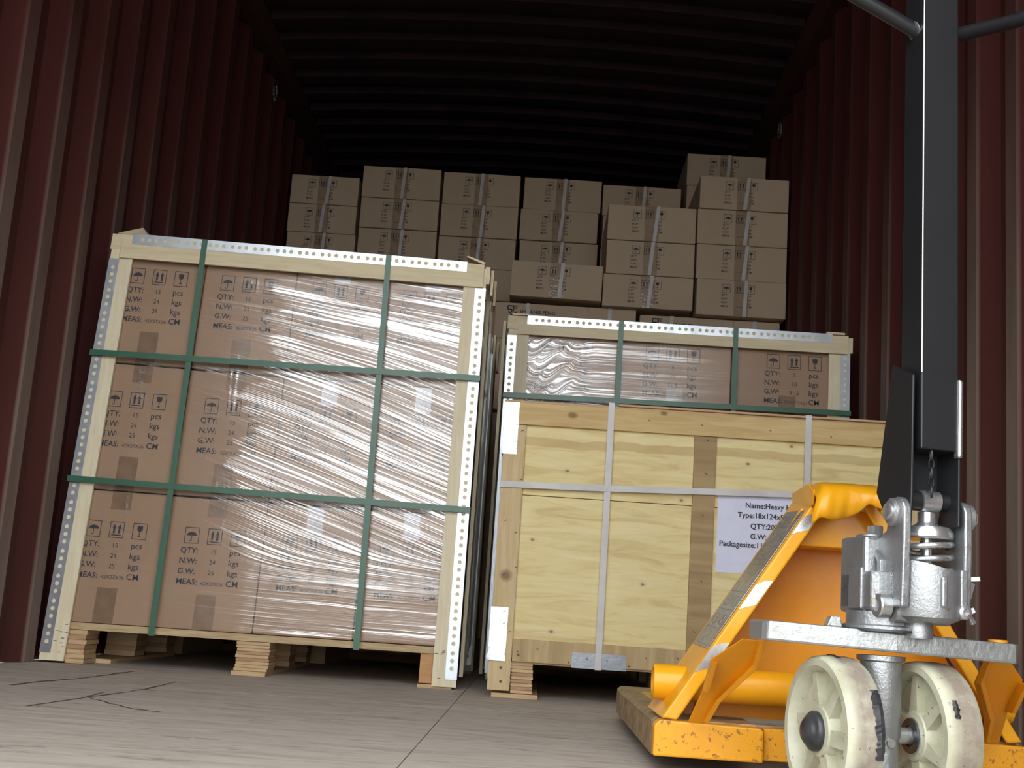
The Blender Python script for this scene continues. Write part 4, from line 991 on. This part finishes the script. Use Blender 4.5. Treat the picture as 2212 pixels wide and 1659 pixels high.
# raised cast number on the left ear
cn = Flat(); cn.text('QZT-25DB21', 0, 0, .0085, .01); mbn = MB()
mbn.v = [tuple(SM @ Vector((PX-.0496, -.054-w, .258+u))) for u, w in cn.v]; mbn.f = list(cn.f)
jp(mbn, 'cast_number', M['steel'])
xE = PX-.0505
sprism([(xE+.002, -.036, .25), (xE+.002, -.028, .25), (xE+.002, -.028, .305), (xE+.002, -.014, .322), (xE+.002, -.018, .325), (xE+.002, -.036, .308)], (-.006, 0, 0), M['cast'], 'cast_web', .0012)
sb = jp(MB().lathe([(.0155, 0), (.0155, .013), (.014, .015), (.008, .015), (.007, .010), (0, .010)], SM @ Matrix.Translation((xE+.002, -.045, .2515)) @ Matrix.Rotation(-math.pi/2, 4, 'Y'), 30), 'socket_bolt', M['steel'], smooth=35)
jp(MB().lathe([(.013, 0), (.018, -.018), (.017, -.03), (0, -.032)], SM @ Matrix.Translation((PX-.006, PY+.006, .244)), 30), 'valve_boss', M['cast'], smooth=50)
jp(MB().cyl(sv(PX-.045, -.052, .243), sv(PX+.03, -.052, .243), .0115, 24), 'valve_gallery', M['cast'], smooth=40)
jp(MB().lathe([(.0085, 0), (.0085, .008), (.0045, .009), (.0035, .004), (0, .004)], SM @ Matrix.Translation((PX+.031, -.083, .249)) @ Matrix.Rotation(math.pi/2, 4, 'X'), 20), 'valve_screw', M['steel'], smooth=40)
rl = MB().bar(sv(PX+.040, -.070, .289), sv(PX+.058, -.078, .291), .010, .006).bar(sv(PX+.042, -.07, .262), sv(PX+.049, -.07, .286), .014, .008)
rl.bar(sv(PX+.030, -.078, .243), sv(PX+.048, -.082, .253), .006, .007).bar(sv(PX+.040, -.074, .254), sv(PX+.052, -.074, .236), .006, .006)
jp(rl, 'release_lever', M['steel'], bevel=.001)
# plunger, spring and cap
coil = [MP @ Vector((.0295*math.cos(a), .0295*math.sin(a), .284+.050*a/(2*math.pi*3.1))) for a in [i*2*math.pi*3.1/93 for i in range(94)]]
jp(MB().tube(coil, .0040, 10), 'spring', M['steel'], smooth=60)
jp(MB().lathe([(.022, .262), (.022, .300), (.019, .302), (.007, .302), (.007, .345)], MP, 30), 'plunger', M['steel'], smooth=40)
jp(MB().lathe([(.006, .3365), (.0305, .3365), (.0325, .339), (.0325, .345), (.029, .351), (.016, .3535), (.0125, .356), (.0115, .358), (.0115, .370), (0, .370)], MP, 40), 'spring_cap', M['steel'], smooth=35)
RP_ = SM @ Matrix.Translation((PX, PY-.004, .3835)) @ Matrix.Rotation(math.pi/2, 4, 'Y')
jp(MB().lathe([(.0115, -.013), (.0135, -.012), (.0135, .012), (.0115, .013)], RP_, 30), 'roller', M['steel'], smooth=35)
jp(MB().lathe([(.0125, -.028), (.0125, -.014)], RP_, 24), 'roller_bushing', M['black'], smooth=35)
jp(MB().lathe([(.011, .014), (.011, .030)], RP_, 24), 'roller_bushing', M['black'], smooth=35)
jp(MB().prism([sv(PX+.028, PY-.016, .398), sv(PX+.028, PY+.01, .398), sv(PX+.028, PY+.03, .345), sv(PX+.028, PY+.005, .325)], SM.to_3x3() @ Vector((.007, 0, 0))), 'cam_arm', M['black'], bevel=.002)
jp(MB().prism([sv(PX-.028, PY+.0, .395), sv(PX-.028, PY+.02, .395), sv(PX-.028, PY+.045, .33), sv(PX-.028, PY+.02, .33)], SM.to_3x3() @ Vector((-.006, 0, 0))), 'cam_arm', M['black'], bevel=.002)

# handle: bracket, square tube leaning back, ring grip
HL = .06  # lean: metres of y per metre of z
HM = SM @ Matrix.Translation((PX, -.064, .366))
def hv(x, y, z): return HM @ Vector((x-.002+.032*z, y+(z)*HL, z))
hx = lambda z: 0
def hprism(pts, dx, name, m, bevel=.0015, parent=None):
    a = [hv(*p) for p in pts]; return jp(MB().prism(a, SM.to_3x3() @ Vector((dx, 0, 0))), name, m, parent, bevel=bevel)
hd = hprism([(-.034, -.016, -.018), (-.034, .030, -.022), (-.034, .068, .03), (-.034, .030, .196), (-.034, -.022, .174), (-.034, -.020, .02)], -.004, 'bracket_cheek', M['black'])
hprism([(.026, -.020, -.014), (.026, .018, -.018), (.026, .040, .06), (.026, .030, .19), (.026, -.022, .174)], .004, 'bracket_cheek', M['black'])
jp(MB().prism([hv(-.035, .030, .02), hv(.028, .030, .02), hv(.028, .026, .19), hv(-.035, .026, .19)], (0, .004, 0)), 'bracket_back', M['black'])
jp(MB().prism([hv(.0225, -.026, .072), hv(.030, -.026, .072), hv(.031, -.026, .172), hv(.024, -.026, .174)], SM.to_3x3() @ Vector((0, .012, 0))), 'weld_bead', M['steel'], bevel=.003)  # bright steel stands in for the white reflection on a glossy black bar
tube = MB(); w, dp = .0262, .050; zb, zt = .080, .90
vs = [];
for z in (zb, zt):
    for x, y in ((-w, -.022), (w, -.022), (w, -.022+dp), (-w, -.022+dp)): vs.append(hv(x+hx(z), y, z))
tube.add(vs, [(3, 2, 1, 0), (4, 5, 6, 7), (0, 1, 5, 4), (1, 2, 6, 5), (2, 3, 7, 6), (3, 0, 4, 7)])
jp(tube, 'handle_tube', M['black'], bevel=.0022)
glint = MB()  # thin steel bar imitating the bright highlight along the tube's front-left edge
for q0_, q1_ in ((.178, .62), (.62, .895)): glint.bar(hv(-.0262+.0004, -.0226, q0_), hv(-.0262+.0004, -.0226, q1_), .0014, .0012, up=(0, 1, 0))
jp(glint, 'edge_highlight_strip', M['steel'], weld=True)
zc = .665
for s in (-1, 1):
    pts = [hv(s*.023+hx(zc), 0, zc), hv(s*.13+hx(zc), 0, zc+.044), hv(s*.175+hx(zc), 0, zc+.075), hv(s*.185+hx(zc), 0, zc+.14), hv(s*.17+hx(zc), 0, zc+.24), hv(s*.10, 0, zc+.285), hv(0, 0, zc+.29)]
    jp(MB().tube(pts, .0102, 16), 'ring_grip', M['black'], smooth=50)
jp(MB().tube([hv(-.029+hx(zc), 0, zc), hv(-.0275+hx(zc), 0, zc+.0005)], .0135, 20), 'weld_collar', M['steel'], smooth=40)
jp(MB().bar(hv(.122, -.01, zc+.098), hv(.112, -.01, zc+.14), .008, .004), 'grip_lever', M['steel'], bevel=.001)
# release chain
for k in range(5):
    c = HM @ Vector((-.008, -.012, .028+.0115*k)); q = []
    for i in range(10):
        a = 2*math.pi*i/10; rr = Vector((.0032*math.cos(a), 0, .0072*math.sin(a))) if k % 2 else Vector((0, .0032*math.cos(a), .0072*math.sin(a)))
        q.append(c+rr)
    jp(MB().tube(q, .0015, 6, closed=True), 'chain_link', M['black'], smooth=60)
jp(MB().cyl(HM @ Vector((-.008, -.012, .082)), HM @ Vector((-.007, -.006, .115)), .0014, 8), 'chain_rod', M['steel'], smooth=50)
bpy.context.view_layer.update()
